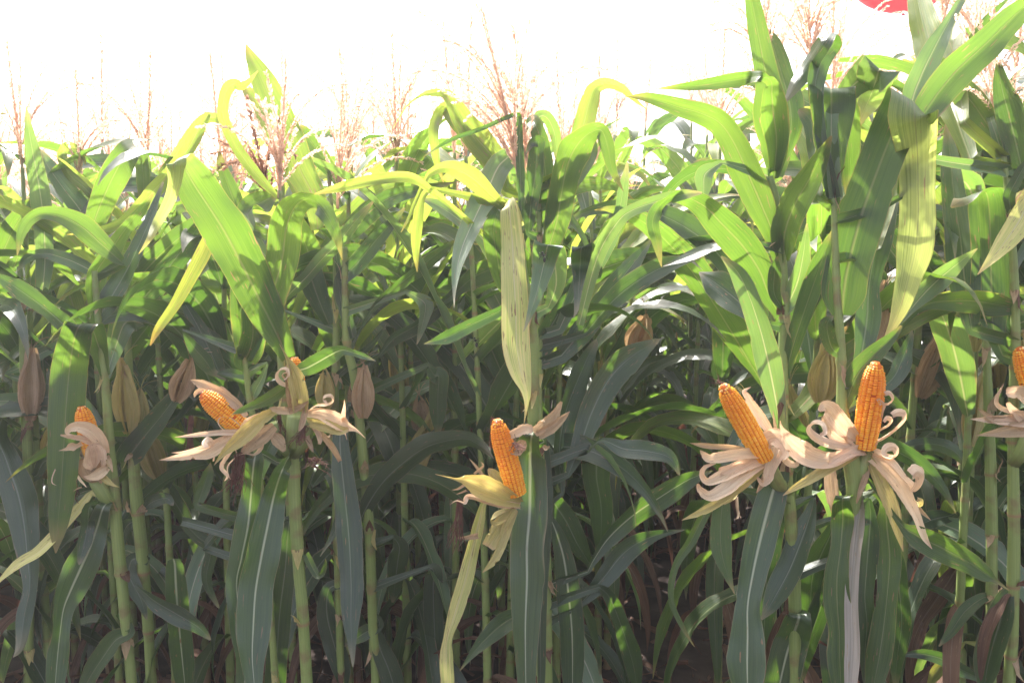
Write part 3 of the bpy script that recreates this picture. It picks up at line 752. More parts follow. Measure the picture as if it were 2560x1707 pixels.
# yellow hanging blade and big arching blade left of the thick stalk
leaf('d', 'A', 'g', -.22, '1310,1630,70 1250,1500,130 1180,1360,185 1100,1200,205 1020,1050,210 950,940,205 890,850,195 850,780,165 822,728,115 800,740,90,-.20 796,830,60,-.19 770,920,50,-.18 720,1010,42,-.17 680,1090,24 632,1158,2', fold=.22, ty=(.55, .8))
leaf('e', 'A', 'y', -.15, '1000,960,30 985,1010,46 960,1070,60 920,1160,68 860,1275,62 795,1390,50 720,1500,36 685,1575,6')
leaf('e', 'A', 'g', .02, '1120,1640,60 1130,1568,120 1130,1460,150 1110,1330,120 1120,1180,110 1110,1040,90 1060,900,80 1010,760,66 1000,690,50', roll=.2)
leaf('e', 'A', 'l', .1, '1450,1050,60 1430,900,112 1370,780,134 1305,620,150 1245,480,140 1185,340,100 1142,255,50 1122,200,3', fold=.2)
leaf('f', 'A', 'l', .1, '1400,960,60 1350,820,90 1290,700,95 1220,550,90 1140,430,70 1095,375,30')
leaf('d', 'A', 'l', .0, '1270,905,20 1180,810,50 1090,690,54 1030,570,50 1015,500,48 1030,420,52 1065,384,50 1110,392,34 1175,325,4', roll=.1, fold=.1)
leaf('d', 'A', 'g', -.10, '1240,1500,70 1240,1360,130 1285,1190,150 1305,1040,150 1340,950,130,-.08 1395,908,90,-.14 1450,930,92,-.18 1500,1000,72,-.2 1535,1080,44,-.2 1560,1185,3,-.2', fold=.2)
leaf('f', 'A', 'g', .0, '1540,850,40 1500,760,56 1440,680,70 1400,620,70 1370,570,50')
leaf('f', 'A', 'p', -.15, '1270,1400,10 1330,1330,60 1400,1260,60 1470,1180,66 1540,1110,60 1620,1010,50 1700,920,10', roll=.4)
leaf('d', 'A', 'g', .15, '1160,1050,50 1130,980,110 1180,930,110 1260,890,60')
leaf('d', 'A', 'l', .1, '1290,1020,20 1200,1000,50 1115,980,3')
leaf('f', 'A', 'g', .1, '1500,1480,50 1440,1330,110 1400,1200,120 1380,1050,100 1400,950,60', roll=.3)
leaf('d', 'A', 'p', .0, '1270,1240,30 1180,1130,60 1100,1010,60 1060,930,20')
# ---- below the opened ears
leaf('d', 'D', 'T', -.14, '1260,560,30 1185,520,40 1160,548,84,-.06 1145,700,84 1130,850,118 1100,1000,108 1078,1120,92 1100,1300,104 1118,1450,94 1110,1650,100 1090,1850,60', fold=.16)
leaf('d', 'D', 'T', -.20, '1380,540,40 1325,530,80 1285,600,80,-.10 1250,710,110 1220,850,140 1190,1000,158 1165,1150,160 1155,1300,160 1150,1450,124 1160,1600,100 1160,1800,60', fold=.16)
leaf('f', 'D', 't', -.20, '1420,680,20 1455,630,44 1500,590,80 1540,650,86 1560,770,66 1525,880,34 1460,990,3')
leaf('e', 'D', 't', .05, '1320,820,30 1310,920,66 1300,1050,100 1275,1250,110 1262,1450,96 1250,1640,90 1240,1800,20', fold=.2)
leaf('d', 'H', 'g', -.22, '1330,400,60 1250,460,120 1150,530,125 1030,590,100 880,650,60 780,690,3', fold=.15)
leaf('d', 'H', 'T', -.12, '1400,260,60 1500,240,150 1620,180,180 1760,100,170 1860,60,110 1960,80,70 2080,120,60 2190,165,4', fold=.2)
leaf('f', 'H', 't', -.05, '1760,420,40 1800,330,60 1950,190,70 2040,100,70 2180,-30,60 2300,-200,20')
leaf('e', 'D', 'T', .1, '790,1000,50 797,1030,76 802,1120,92 812,1260,100 830,1450,100 845,1600,80 850,1700,20', fold=.15)
leaf('d', 'D', 'g', -.05, '1395,980,40 1450,1080,30 1480,1040,20 1485,1000,3')
leaf('f', 'D', 't', .0, '1560,1120,40 1500,1140,60 1490,1250,90 1520,1380,96 1560,1520,80 1570,1650,20')
leaf('e', 'D', 't', .0, '930,950,30 990,880,50 1040,830,56 1120,775,30', roll=.3)
leaf('e', 'D', 'g', .05, '900,760,40 920,700,60 950,610,50 960,560,10')
leaf('e', 'D', 't', .05, '830,830,40 900,900,60 960,960,60 940,1100,50 1000,1230,40')
leaf('e', 'D', 't', .0, '620,1120,20 700,1190,70 800,1250,90 900,1310,60 960,1370,10', roll=.4)
leaf('b', 'D', 't', .0, '820,-200,20 900,-60,70 960,60,90 1000,150,60 1030,190,3')
leaf('e', 'H', 't', .05, '300,-140,20 400,20,110 520,160,160 600,270,90 680,300,20')
leaf('e', 'H', 't', .05, '640,290,20 760,280,90 860,330,110 910,430,90 930,560,40')
leaf('e', 'H', 'p', .0, '1130,180,20 1080,330,70 1020,440,110 980,560,60')
leaf('e', 'H', 'g', -.02, '910,260,60 900,180,200 960,50,260 990,-120,250 960,-330,200 900,-500,120', fold=.3)
hear('f', 'H', 1700, 640, 1690, 240, 2.13, .012, 'k', 8); hear('f', 'H', 2010, 720, 2060, 180, 2.2, .014, 'n', 9)
hear('e', 'H', 240, 560, 380, 150, 2.0, .014, 'n', 19)
# ---- centre
leaf('g', 'B', 'o', -.22, '830,1030,20 800,960,40 770,912,44 772,955,84,-.06 785,1100,104 792,1250,118 800,1400,128 805,1568,132 824,1690,104 848,1780,50 850,1850,18 838,1935,2', fold=.12, ruff=.03)
leaf('g', 'B', 'g', -.02, '790,1350,40 745,1300,60 718,1180,90 700,1060,96 712,980,80 745,915,60,.03')
leaf('h', 'B', 'p', -.35, '860,960,30 830,850,60 790,720,80 745,735,100 712,778,112 668,880,120 612,1000,106 560,1120,84 532,1230,46 522,1320,20 520,1402,2', fold=.2)
leaf('h', 'B', 'l', .05, '760,870,60 715,780,90 690,710,118 630,640,132 565,560,104 512,470,70 480,430,46 420,424,32 368,437,15 300,490,6 240,590,2')
leaf('h', 'B', 'l', .1, '760,860,40 700,760,80 650,700,90 580,610,86 520,540,74 478,492,56,.08 440,530,52,.04 425,610,48,.0 438,730,36,.0 472,832,3,.0')
leaf('g', 'B', 'l', -.1, '780,960,40 700,900,60 620,825,92 550,780,84 480,763,54 420,785,34 385,830,20 340,930,18 310,1000,14 278,1060,3')
leaf('g', 'B', 'l', -.2, '720,1120,20 620,1040,26 500,935,28 400,858,34 330,815,46 240,810,54 120,828,54 0,856,44 -118,886,3')
leaf('g', 'B', 't', -.05, '828,1000,20 822,800,40 816,650,38 815,540,28 800,525,22,-.03 750,540,20 650,585,20 500,640,18 380,716,2', ruff=.03)
leaf('h', 'B', 'g', .0, '900,1040,30 950,960,70 940,820,84 925,690,80 900,590,72 872,555,64,.03 840,580,50,.06 835,650,30')
leaf('h', 'B', 't', -.05, '860,1060,30 870,940,74 890,800,80 898,690,70 905,645,60 870,660,40 845,710,20', fold=.3)
leaf('h', 'B', 'p', .1, '950,820,40 905,640,60 905,540,56 945,540,56 978,610,54 988,700,34 990,745,3')
leaf('h', 'B', 'g', -.05, '930,1200,50 985,1020,112 1010,880,130 1035,760,140 1075,670,150 1130,612,100,-.08 1190,595,70,-.1 1220,670,66,-.1 1240,770,42,-.1 1292,873,2,-.1', fold=.2)
leaf('h', 'B', 'l', .1, '1040,780,60 1080,660,90 1112,560,94 1138,460,86 1165,400,62 1222,382,48 1285,405,36 1330,445,25 1400,502,3')
leaf('h', 'B', 'g', .1, '1020,900,50 1130,730,70 1140,640,50 1080,560,3')
leaf('g', 'B', 'p', -.16, '950,1400,40 985,1300,80 975,1180,120 950,1115,134,-.12 930,1200,112 906,1300,76 880,1390,46 856,1460,20 837,1512,3', fold=.1, ruff=.03)
leaf('h', 'B', 't', -.2, '1180,1250,40 1150,1180,70 1105,1125,104,-.16 1095,1200,84 1090,1300,52 1080,1400,26 1064,1450,3', fold=.15)
leaf('h', 'B', 'p', .0, '1000,1500,50 1080,1330,80 1140,1210,112 1220,1080,92 1270,970,60 1290,860,56 1310,740,10', roll=.2)
leaf('i', 'B', 'p', -.1, '1090,1480,40 1170,1180,60 1260,1020,66 1330,960,56 1450,918,60 1560,890,50 1650,880,10')
leaf('h', 'B', 't', .0, '870,1640,90 930,1540,124 1000,1420,114 1050,1310,74 1078,1235,20', roll=.2)
leaf('h', 'B', 't', .1, '1010,1620,70 1110,1500,110 1220,1350,100 1330,1210,80 1430,1080,30')
leaf('h', 'B', 't', -.1, '1120,1520,30 1200,1420,80 1290,1330,100 1400,1255,100 1520,1200,80 1660,1170,20')
leaf('l', 'B', 't', .0, '60,1540,40 -20,1130,30 50,1050,90 130,970,100 230,900,80 350,868,50 450,845,30 530,830,3', roll=.3)
leaf('l', 'B', 't', .0, '30,1480,30 0,1300,60 80,1200,84 160,1100,74 230,1020,50 295,948,10')
leaf('l', 'B', 't', .0, '60,1560,10 140,1420,24 230,1330,64 340,1240,74 450,1150,60 550,1080,20', roll=.4)
leaf('l', 'B', 'g', .1, '420,1420,10 520,1340,40 600,1270,90 680,1230,100 750,1215,30')
leaf('g', 'B', 't', .0, '850,1330,30 740,1410,44 600,1480,60 480,1540,60 380,1568,10')
leaf('g', 'B', 'p', .1, '860,1320,20 740,1240,54 650,1090,66 540,1000,60 450,940,52 358,900,4')
leaf('g', 'B', 'l', .0, '420,860,20 375,900,36 358,1000,50 347,1100,45 347,1180,25 352,1240,3')
leaf('l', 'B', 'p', .0, '300,1330,20 345,1352,40 388,1385,72 385,1440,52 365,1520,26 350,1570,3')
leaf('g', 'E', 'T', -.16, '930,470,40 900,410,60 875,440,90,-.06 868,520,150 866,650,162 864,800,172 852,950,156 852,1100,160 845,1300,130 846,1500,110 850,1700,110 850,1900,60', fold=.34, ruff=.05)
leaf('h', 'E', 't', -.08, '900,415,40 915,480,66 925,580,74 934,700,74 930,850,72 922,1000,70 915,1200,60 912,1600,60 905,1800,20', fold=.2, ruff=.03)
leaf('g', 'E', 'g', -.10, '870,1290,40 810,1265,70 740,1300,94 660,1372,70 600,1440,32 546,1512,3', roll=.3)
leaf('g', 'E', 'o', -.12, '840,700,20 720,710,24 658,745,26 634,830,52 604,960,62 570,1100,72 530,1230,70 492,1360,42 485,1450,62 492,1600,60 500,1800,10', fold=.2)
leaf('l', 'E', 'g', .0, '400,120,30 430,165,70 450,175,92 446,260,84 446,360,76 446,455,30', fold=.15, ruff=.02)
leaf('l', 'E', 't', -.10, '80,900,30 100,810,60 175,680,92 270,580,112 400,490,112 550,455,84 620,475,70 700,545,4', roll=.3)
leaf('l', 'E', 't', -.3, '40,300,30 0,440,70 20,700,112 40,900,120 50,1100,112 50,1300,84 60,1500,30', fold=.2)
leaf('l', 'E', 't', -.0, '150,1240,20 180,1300,44 110,1340,66 20,1400,40')
leaf('l', 'E', 't', -.0, '160,1290,30 180,1400,80 220,1500,100 250,1600,100 280,1750,20')
leaf('h', 'E', 't', .1, '1120,500,50 1165,540,134 1170,640,124 1190,760,112 1190,880,92 1180,1010,36', fold=.12, ruff=.03)
leaf('h', 'E', 'T', .1, '1130,1060,20 1160,1000,40 1230,900,84 1340,800,104 1460,720,112 1590,640,94 1700,600,30', roll=.3)
leaf('h', 'E', 't', .1, '1070,1230,20 1110,1190,50 1200,1090,84 1300,970,104 1420,900,62 1575,868,20', roll=.4)
leaf('h', 'E', 't', .1, '930,620,30 960,720,74 1030,830,112 1080,930,92 1130,1010,40 1160,1060,4')
leaf('h', 'E', 'T', .0, '960,820,30 985,880,60 1020,1000,90 1040,1150,112 1058,1350,114 1060,1600,90 1060,1700,20', fold=.15)
leaf('h', 'E', 't', .1, '1040,620,30 1090,500,80 1150,330,120 1230,180,130 1330,80,130 1460,0,60', roll=-.2)
leaf('h', 'E', 't', .15, '1010,700,30 1000,500,90 1030,330,110 1100,150,100 1170,0,70', roll=.4)
leaf('i', 'E', 't', -.05, '1130,520,8 1190,462,20 1290,500,84 1400,512,92 1500,540,62 1548,622,4')
leaf('h', 'E', 't', .2, '1180,1130,30 1230,1180,60 1290,1330,80 1340,1500,90 1360,1650,20')
leaf('l', 'E', 't', .1, '240,900,20 270,945,80 262,1020,92 250,1120,66 240,1200,10', fold=.15)
leaf('l', 'E', 't', .1, '400,1040,20 427,1058,74 425,1150,90 430,1300,90 440,1500,80 450,1650,20', fold=.15)
leaf('l', 'B', 't', .05, '180,1620,20 250,1540,70 350,1480,80 450,1400,80 520,1330,60 560,1270,10', roll=.5)
hear('l', 'E', 105, 360, 108, 110, 2.06, .014, 'n', 12); hear('l', 'E', 380, 440, 360, 250, 2.4, .015, 'n', 13)
# ---- right group
leaf('i', 'C', 'g', .0, '455,1200,50 430,1080,90 365,920,130 300,770,145 245,650,124 180,560,114 90,515,98 0,490,84 -80,465,64 -160,445,42 -240,440,3')
leaf('i', 'C', 'g', .0, '430,815,50 435,700,116 412,520,156 398,380,112 372,240,100 345,100,84 322,-20,60 300,-130,8', fold=.3)
leaf('i', 'C', 'g', -.2, '430,780,50 440,640,100 425,520,130 418,430,100 415,372,50 375,352,48,-.18 310,358,60 230,370,66 100,388,50 0,397,30 -112,405,2')
leaf('i', 'C', 'g', .2, '440,800,50 500,620,90 500,480,120 460,330,100 420,200,70 380,120,4', roll=.5)
leaf('i', 'C', 'g', -.05, '455,1440,50 400,1330,90 360,1230,130 285,1120,156 195,1025,144 110,940,112 30,900,84 -30,893,66,-.1 -90,935,66,-.16 -125,1010,62,-.18 -105,1110,46,-.18 -84,1218,3,-.18', fold=.2)
leaf('i', 'C', 'g', -.12, '475,1180,60 478,1060,130 525,930,140 588,820,118 645,710,70 690,620,10')
leaf('i', 'C', 'p', -.02, '470,1430,40 530,1300,104 560,1170,76 578,1020,8', roll=.3)
leaf('i', 'C', 't', -.10, '480,1420,20 430,1340,56 432,1240,60 445,1165,20')
leaf('i', 'C', 'p', -.05, '460,1960,40 432,1800,92 402,1650,118 365,1500,104 315,1350,92 262,1240,72 188,1168,8')
leaf('i', 'C', 'g', -.08, '480,1720,30 520,1560,74 580,1380,92 642,1200,84 695,1050,8')
leaf('i', 'C', 't', .15, '420,1480,40 330,1430,70 250,1360,134 160,1290,124 85,1240,30')
leaf('i', 'C', 't', .1, '300,1100,20 160,1130,54 60,1165,62 -80,1215,20', roll=.6)
leaf('i', 'C', 'p', .0, '190,740,20 150,765,50 112,800,82 108,870,62 98,945,16')
leaf('j', 'C', 'g', .15, '640,900,40 620,700,70 600,560,80 540,500,60')
leaf('j', 'C', 't', .02, '640,620,50 618,440,66 622,350,86 655,255,92 700,200,74 690,150,56,-.05 650,200,84,-.08 590,290,86 530,380,70 470,480,3', roll=.2)
leaf('j', 'C', 'g', .0, '705,935,40 690,830,92 682,700,134 688,580,172 690,480,206 690,425,214,.0 692,408,205,.03 730,480,160,.07 760,620,120,.08 770,760,80,.08 760,900,10,.08', fold=.22)
leaf('j', 'C', 'p', .12, '690,520,60 770,410,112 840,350,150 902,316,184,-.06 902,335,186,-.10 872,430,146 832,520,94 805,600,30')
leaf('j', 'C', 'g', -.02, '740,1435,90 745,1350,190 765,1220,196 822,1000,216 885,820,196 955,640,196 1010,530,214 1050,472,240,-.10 1068,470,240,-.14 1072,560,212,-.16 1082,700,172 1085,850,152 1085,1000,158 1070,1150,154 1045,1260,114 1012,1380,84 972,1480,42 922,1564,3', fold=.16, ruff=.025, ty=(.40, .62))
leaf('j', 'C', 'l', .15, '900,1120,40 960,900,60 950,700,80 935,560,70 930,470,50')
leaf('j', 'C', 'g', .15, '1000,900,30 1060,620,60 1130,490,134 1250,335,160 1400,195,140 1500,95,120 1620,-10,70 1700,-80,10')
leaf('k', 'C', 'p', .15, '1040,700,40 1055,480,104 1098,350,116 1160,220,96 1218,112,52 1290,-10,34 1340,-80,5')
leaf('k', 'C', 'l', .35, '1330,740,60 1280,600,90 1220,430,134 1155,240,150 1112,90,116 1080,-40,84 1060,-120,10')
leaf('k', 'C', 'l', .3, '1300,560,50 1270,400,100 1250,250,110 1250,130,80 1280,60,20')
leaf('k', 'C', 'g', .1, '1495,760,50 1430,620,100 1355,500,124 1275,400,104 1195,300,60 1140,240,5')
leaf('k', 'C', 't', -.05, '1560,780,60 1530,650,112 1492,500,120 1462,380,70 1448,255,4')
leaf('k', 'C', 'g', .08, '1470,1620,60 1430,1500,90 1420,1330,176 1415,1150,166 1410,980,176 1395,880,150,.05 1350,880,110,.0 1295,905,84,-.03 1235,945,8,-.05', fold=.15)
leaf('k', 'C', 'g', .2, '1330,1500,60 1300,1300,130 1280,1100,130 1250,900,100 1230,700,80 1210,560,30', fold=.2)
leaf('k', 'C', 'o', -.15, '1640,860,50 1600,900,70 1550,1000,114 1490,1090,94 1428,1170,52 1356,1252,3')
leaf('k', 'C', 'p', .0, '1000,1480,10 1060,1400,44 1140,1310,92 1230,1230,94 1355,1133,5', roll=.3)
leaf('k', 'C', 'g', .0, '980,1550,10 1040,1450,30 1130,1385,54 1300,1370,112 1450,1390,112 1620,1425,40')
leaf('k', 'C', 't', .05, '1540,1560,40 1450,1460,80 1350,1420,80 1250,1440,30', roll=.4)
leaf('k', 'C', 't', -.05, '1520,1000,30 1500,900,50 1530,830,50 1568,760,40 1600,700,10')
leaf('k', 'C', 'p', .3, '1420,560,30 1400,470,50 1370,400,80 1350,340,60 1340,300,20')
leaf('j', 'C', 't', .12, '800,1720,30 830,1600,84 852,1450,116 862,1300,92 900,1100,124 960,930,64 1000,850,8')
leaf('j', 'C', 't', -.05, '730,1620,30 690,1580,60 670,1480,70 700,1440,20')
leaf('j', 'F', 'g', -.05, '745,330,30 800,180,92 870,90,92 960,0,50 1010,-60,10')
leaf('j', 'F', 't', .2, '750,330,30 950,200,70 1010,100,90 1060,-40,60', roll=.5)
# lower right
leaf('i', 'F', 'g', -.08, '250,680,20 200,730,60 185,850,92 188,960,92 212,1060,52 248,1160,3', fold=.15)
leaf('i', 'F', 'g', -.1, '300,600,20 180,690,44 120,780,50 50,920,46 -10,1010,34 -40,1110,30 -35,1210,26 10,1310,22 66,1402,3')
leaf('i', 'F', 'T', -.15, '470,560,50 440,640,104 400,780,140 362,930,140 330,1080,120 308,1220,112 308,1350,150 306,1480,178 310,1620,170 320,1800,60', fold=.22)
leaf('i', 'F', 't', .1, '520,600,30 430,800,110 400,1000,120 390,1200,110 380,1400,60 370,1560,10')
leaf('i', 'F', 't', -.05, '610,720,20 600,780,50 560,900,112 500,1050,124 430,1180,92 372,1278,8', roll=.2)
leaf('j', 'F', 'g', -.12, '780,720,30 742,725,64,-.05 742,820,100 732,950,84 716,1080,112 716,1200,124 726,1330,92 728,1450,114 735,1600,104 740,1800,30', fold=.15)
leaf('j', 'F', 'm', -.16, '800,710,30 822,735,44 812,850,66 794,1000,58 782,1200,60 786,1400,66 776,1600,64 775,1800,30', fold=.4, ruff=.04)
leaf('j', 'F', 't', -.04, '860,720,20 868,800,50 862,900,90 850,1050,86 842,1180,74 852,1300,84 842,1450,64 850,1650,30', fold=.2)
leaf('j', 'F', 'g', -.10, '880,700,20 930,750,40 945,870,104 956,1000,114 946,1150,92 930,1300,104 908,1450,112 880,1600,92 870,1750,20', fold=.18)
leaf('j', 'F', 't', .1, '900,820,20 980,980,60 1000,1150,80 1010,1300,80 990,1450,70 980,1600,50', fold=.18)
leaf('j', 'F', 'g', -.20, '860,640,20 1000,835,30 1080,895,104 1200,955,130 1320,1020,104 1400,1075,70 1435,1098,26 1502,1146,3', fold=.3)
leaf('m', 'F', 't', -.15, '1010,40,20 1090,90,84 1180,130,104 1240,210,94 1270,320,60 1275,440,4')
leaf('m', 'F', 't', -.05, '960,540,10 1050,490,50 1150,478,60 1250,510,62 1322,602,5')
leaf('m', 'F', 't', -.1, '1290,760,20 1240,800,60 1130,830,80 1010,900,50', roll=.5)
leaf('m', 'F', 'r', -.1, '1290,1030,20 1265,1040,40 1220,1110,74 1160,1200,84 1100,1290,64 1060,1400,92 1040,1600,60', roll=.3, ruff=.14)
leaf('m', 'F', 'r', .0, '1200,1000,20 1130,950,30 1080,1100,50 1040,1250,60 1030,1400,50 1000,1550,20', ruff=.14)
leaf('k', 'F', 't', .0, '1530,1130,20 1490,1165,64 1465,1260,112 1430,1380,124 1400,1500,114 1380,1640,60', roll=.2)
leaf('k', 'F', 'r', .0, '1530,1150,20 1480,1170,44 1430,1280,66 1390,1400,60 1370,1560,40', roll=.4, ruff=.12)
leaf('n', 'F', 'g', -.05, '1420,1180,20 1380,1180,44 1300,1240,60 1230,1340,40 1180,1400,5', roll=.3)
leaf('n', 'F', 't', .0, '1000,1440,10 1100,1435,44 1200,1460,60 1290,1510,60 1400,1560,50', roll=.3)
leaf('n', 'F', 'y', .0, '1300,1380,10 1230,1450,44 1170,1520,50 1120,1600,20', ruff=.12)
leaf('i', 'F', 'T', .0, '530,1250,60 542,1268,110,-.05 515,1350,146 482,1450,156 450,1600,146 430,1750,40', fold=.2)
leaf('i', 'F', 't', .1, '700,820,30 690,880,64 645,980,112 605,1080,96 590,1250,84 570,1400,40', roll=.3)
leaf('i', 'F', 't', .15, '720,1000,40 680,1120,80 620,1280,90 580,1420,70 560,1560,30', fold=.2)
leaf('i', 'F', 'r', .1, '470,1250,20 440,1330,44 415,1430,50 400,1560,40', ruff=.1)
hear('j', 'F', 640, 290, 680, 20, 2.0, .0175, 'k', 21); hear('j', 'C', 890, 1560, 945, 1290, 2.0, .015, 'n', 22)
hear('i', 'C', 290, 1620, 250, 1440, 2.3, .014, 'n', 23); hear('k', 'C', 1340, 1600, 1330, 1400, 2.2, .015, 'k', 24)
hear('h', 'E', 1335, 60, 1395, -110, 2.4, .018, 'n', 25)
# tassels of the front plants
htassel('d', 'A', 1272, 905, 1315, 262, .0, 71, 16)
htassel('e', 'G', 620, 470, 560, 225, .05, 77, 18, m='tassel_dark', spread=1.3)
htassel('f', 'G', 775, 480, 800, 180, .0, 72, 12)
htassel('g', 'G', 1196, 430, 1122, 5, .0, 73, 20, spread=1.)
htassel('h', 'G', 1215, 400, 1165, 60, .0, 74, 18, spread=.9)
htassel('k', 'C', 1470, 720, 1430, 20, .05, 75, 14)
htassel('i', 'C', 400, 330, 300, -200, .12, 78, 16)
htassel('j', 'C', 600, 330, 560, -220, .25, 79, 24, spread=1.2)
# ---------------------------------------------------------------- opened ears
E = ear_on('j', 'K', 1432, 730, .0, .016)
dj = PL['j']['d']
put_cob(E, 'K', 1420, 715, 1508, 78, dj-.01, dj-.05, .0255, 5)
H = lambda m, s, **k: strip(E, 'K', m, dj-.01, k.pop('dd', -.08), s, **k)
H('h', '1400,700,50 1310,620,120 1225,520,150 1165,440,150 1120,410,110 1080,445,30', seed=1, dd=-.05, ragged=.1)
H('h', '1410,710,40 1260,700,70 1140,670,84 1060,630,80 1015,580,70 1040,540,60 1095,550,55 1115,605,44 1085,625,24', seed=2, curl=True, dd=-.1)
H('h', '1400,725,50 1280,775,90 1150,815,120 1010,790,160 900,710,180 835,640,124 795,570,34 785,515,5', seed=3, dd=-.12, cup=.7)
H('h', '1400,715,40 1300,680,70 1200,640,80 1150,580,70 1120,480,60', seed=31, dd=-.03)
H('k', '1400,745,50 1250,825,76 1130,885,84 1000,960,74 880,1030,44 805,1080,4', seed=4, dd=-.1)
H('n', '1170,860,60 1165,960,100 1180,1100,92 1192,1262,5', seed=5, dd=.0)
H('h', '1450,700,40 1500,620,40 1540,500,40 1565,410,38 1605,395,34 1642,350,38 1615,305,40 1575,315,34', seed=6, curl=True, dd=-.05)
H('h', '1450,700,30 1520,560,34 1550,440,34 1560,400,40 1535,370,36 1518,350,24', seed=61, dd=-.05)
H('h', '1470,705,50 1580,650,64 1670,580,74 1730,510,68 1722,462,62 1672,455,60 1632,478,44', seed=7, curl=True, dd=-.08)
H('h', '1470,690,30 1535,600,44 1600,560,46 1632,515,44 1600,495,40 1568,528,24', seed=8, curl=True, dd=-.05)
H('h', '1470,730,40 1530,760,56 1590,795,66 1650,795,66 1675,750,70 1640,712,70 1590,722,64 1570,760,50 1600,780,30', seed=9, curl=True, dd=-.06)
H('h', '1450,780,70 1530,830,100 1610,905,116 1690,1000,120 1755,1120,96 1820,1250,64 1870,1390,50 1930,1482,4', seed=10, dd=-.1)
H('k', '1450,800,60 1505,900,84 1575,1050,110 1632,1180,110 1670,1330,72 1712,1502,4', seed=11, dd=-.06)
H('h', '1470,770,60 1600,820,80 1700,930,70 1760,1000,84 1800,1050,110 1850,1000,120 1865,930,120 1820,895,110 1780,930,90', seed=12, curl=True, dd=-.12)
H('k', '1650,1000,60 1760,1120,56 1840,1165,50 1860,1130,46 1820,1105,30', seed=13, curl=True, dd=-.08)
H('n', '1700,1080,30 1800,1150,36 1860,1210,30 1920,1265,3', seed=14, dd=-.04)
H('h', '1440,740,60 1390,735,90 1300,760,80 1200,820,70 1150,860,30', seed=15, dd=-.05)
H('h', '1430,700,70 1480,690,70 1520,680,30', seed=16, dd=-.02)
H('n', '1440,820,30 1440,900,44 1400,1020,44 1360,1140,10', seed=17, dd=-.02)
E = ear_on('i', 'K', 690, 850, -.04, .016); di = PL['i']['d'] - .05
put_cob(E, 'K', 668, 800, 352, 250, di, di-.04, .0245, 6)
H = lambda m, s, **k: strip(E, 'K', m, di, k.pop('dd', -.08), s, **k)
H('h', '690,790,50 620,760,80 500,765,84 370,785,90 250,800,76 205,765,50 182,740,10', seed=21, dd=-.08)
H('h', '690,805,50 610,815,90 480,865,104 340,935,96 235,975,64 195,920,44 220,865,34 300,840,5', seed=22, dd=-.1)
H('h', '690,820,50 600,860,90 480,940,110 370,1030,110 250,1085,84 180,1035,60 165,990,20', seed=23, dd=-.11)
H('k', '680,840,40 600,920,60 500,1005,66 350,1112,66 200,1200,60 42,1266,4', seed=24, dd=-.12)
H('n', '600,750,20 440,722,44 300,712,44 200,702,40 106,685,3', seed=25, dd=.0)
H('h', '650,720,60 690,660,130 750,640,150 800,690,150 815,760,110 770,810,60', seed=26, dd=-.06, cup=.9)
H('h', '760,720,110 735,800,120 705,890,90 690,950,80 650,990,50 612,940,16', seed=27, dd=-.03)
H('h', '790,770,50 850,835,56 905,845,46 922,812,16', seed=28, dd=-.02)
H('h', '715,610,60 650,510,80 575,400,70 530,325,50 515,295,30 565,262,3', seed=29, dd=.03)
H('k', '530,980,30 460,1040,44 432,1095,34 360,1145,16', seed=30, dd=-.05)
H('n', '700,890,60 670,960,66 640,1010,44 604,1062,4', seed=32, dd=-.03)
H('n', '460,1090,16 460,1160,24 470,1230,20 450,1260,4', seed=33, dd=-.03)
H('n', '760,620,20 745,540,24 730,440,3', seed=34, dd=.0)
H('h', '620,800,30 540,830,60 420,880,80 320,900,60', seed=35, dd=-.05)
silk(E, 'K', 345, 235, 310, 215, di-.04, 12, .006, 3)
E = ear_on('g', 'J', 690, 890, -.03, .014); dg = PL['g']['d'] - .07
put_cob(E, 'J', 668, 800, 505, 215, dg, dg-.02, .0240, 7)
H = lambda m, s, **k: strip(E, 'J', m, dg, k.pop('dd', -.08), s, **k)
H('k', '690,870,60 590,830,130 460,770,200 340,720,210 255,690,120 190,682,30 25,642,3', seed=41, cup=1.1, dd=-.10)
H('h', '690,890,50 560,880,64 440,855,54 330,822,44 275,822,44 258,865,34 235,862,14 190,850,10 140,880,3', seed=42, dd=-.09)
H('k', '690,850,60 600,765,120 530,690,110 470,630,70 440,600,16', seed=43, dd=.03)
H('k', '650,905,60 560,1000,116 500,1110,124 440,1212,112', seed=44, dd=-.02)
H('k', '655,920,50 595,1040,84 545,1200,74 485,1320,64 395,1412,5', seed=45, dd=-.05)
H('k', '600,905,40 500,945,64 462,1005,60 500,1040,44 580,1010,24', seed=46, curl=True, dd=-.04)
H('n', '360,1125,50 270,1140,34 196,1142,3', seed=47, dd=-.03)
H('n', '430,700,30 360,600,26 290,518,3', seed=48, dd=.02); H('n', '330,640,20 400,580,20 380,545,3', seed=49, dd=.0)
H('n', '260,720,24 200,760,16 155,765,3', seed=50, dd=-.06); H('n', '270,770,20 220,790,12 190,800,3', seed=51, dd=-.06)
H('h', '505,385,40 560,355,60 640,330,70 720,290,90 790,290,80', seed=52, dd=-.05, ragged=.2)
H('n', '610,370,60 640,440,100 690,430,120 730,380,90', seed=53, dd=-.04, cup=.9, ragged=.2)
H('n', '800,320,80 890,250,100 960,180,84 1015,75,20', seed=54, dd=.02, ragged=.15); H('n', '830,340,80 940,280,84 1030,200,50 1080,150,4', seed=55, dd=.0)
H('h', '500,370,60 485,330,40 500,300,20', seed=56, dd=-.03, ragged=.3)
H('n', '870,420,20 900,440,40 925,420,5', seed=57, dd=-.02)
silk(E, 'J', 470, 200, 470, 420, dg, 26, .006, 4); silk(E, 'J', 215, 840, 190, 1190, dg-.06, 26, .008, 5); silk(E, 'J', 640, 400, 690, 440, dg-.07, 24, .008, 6)
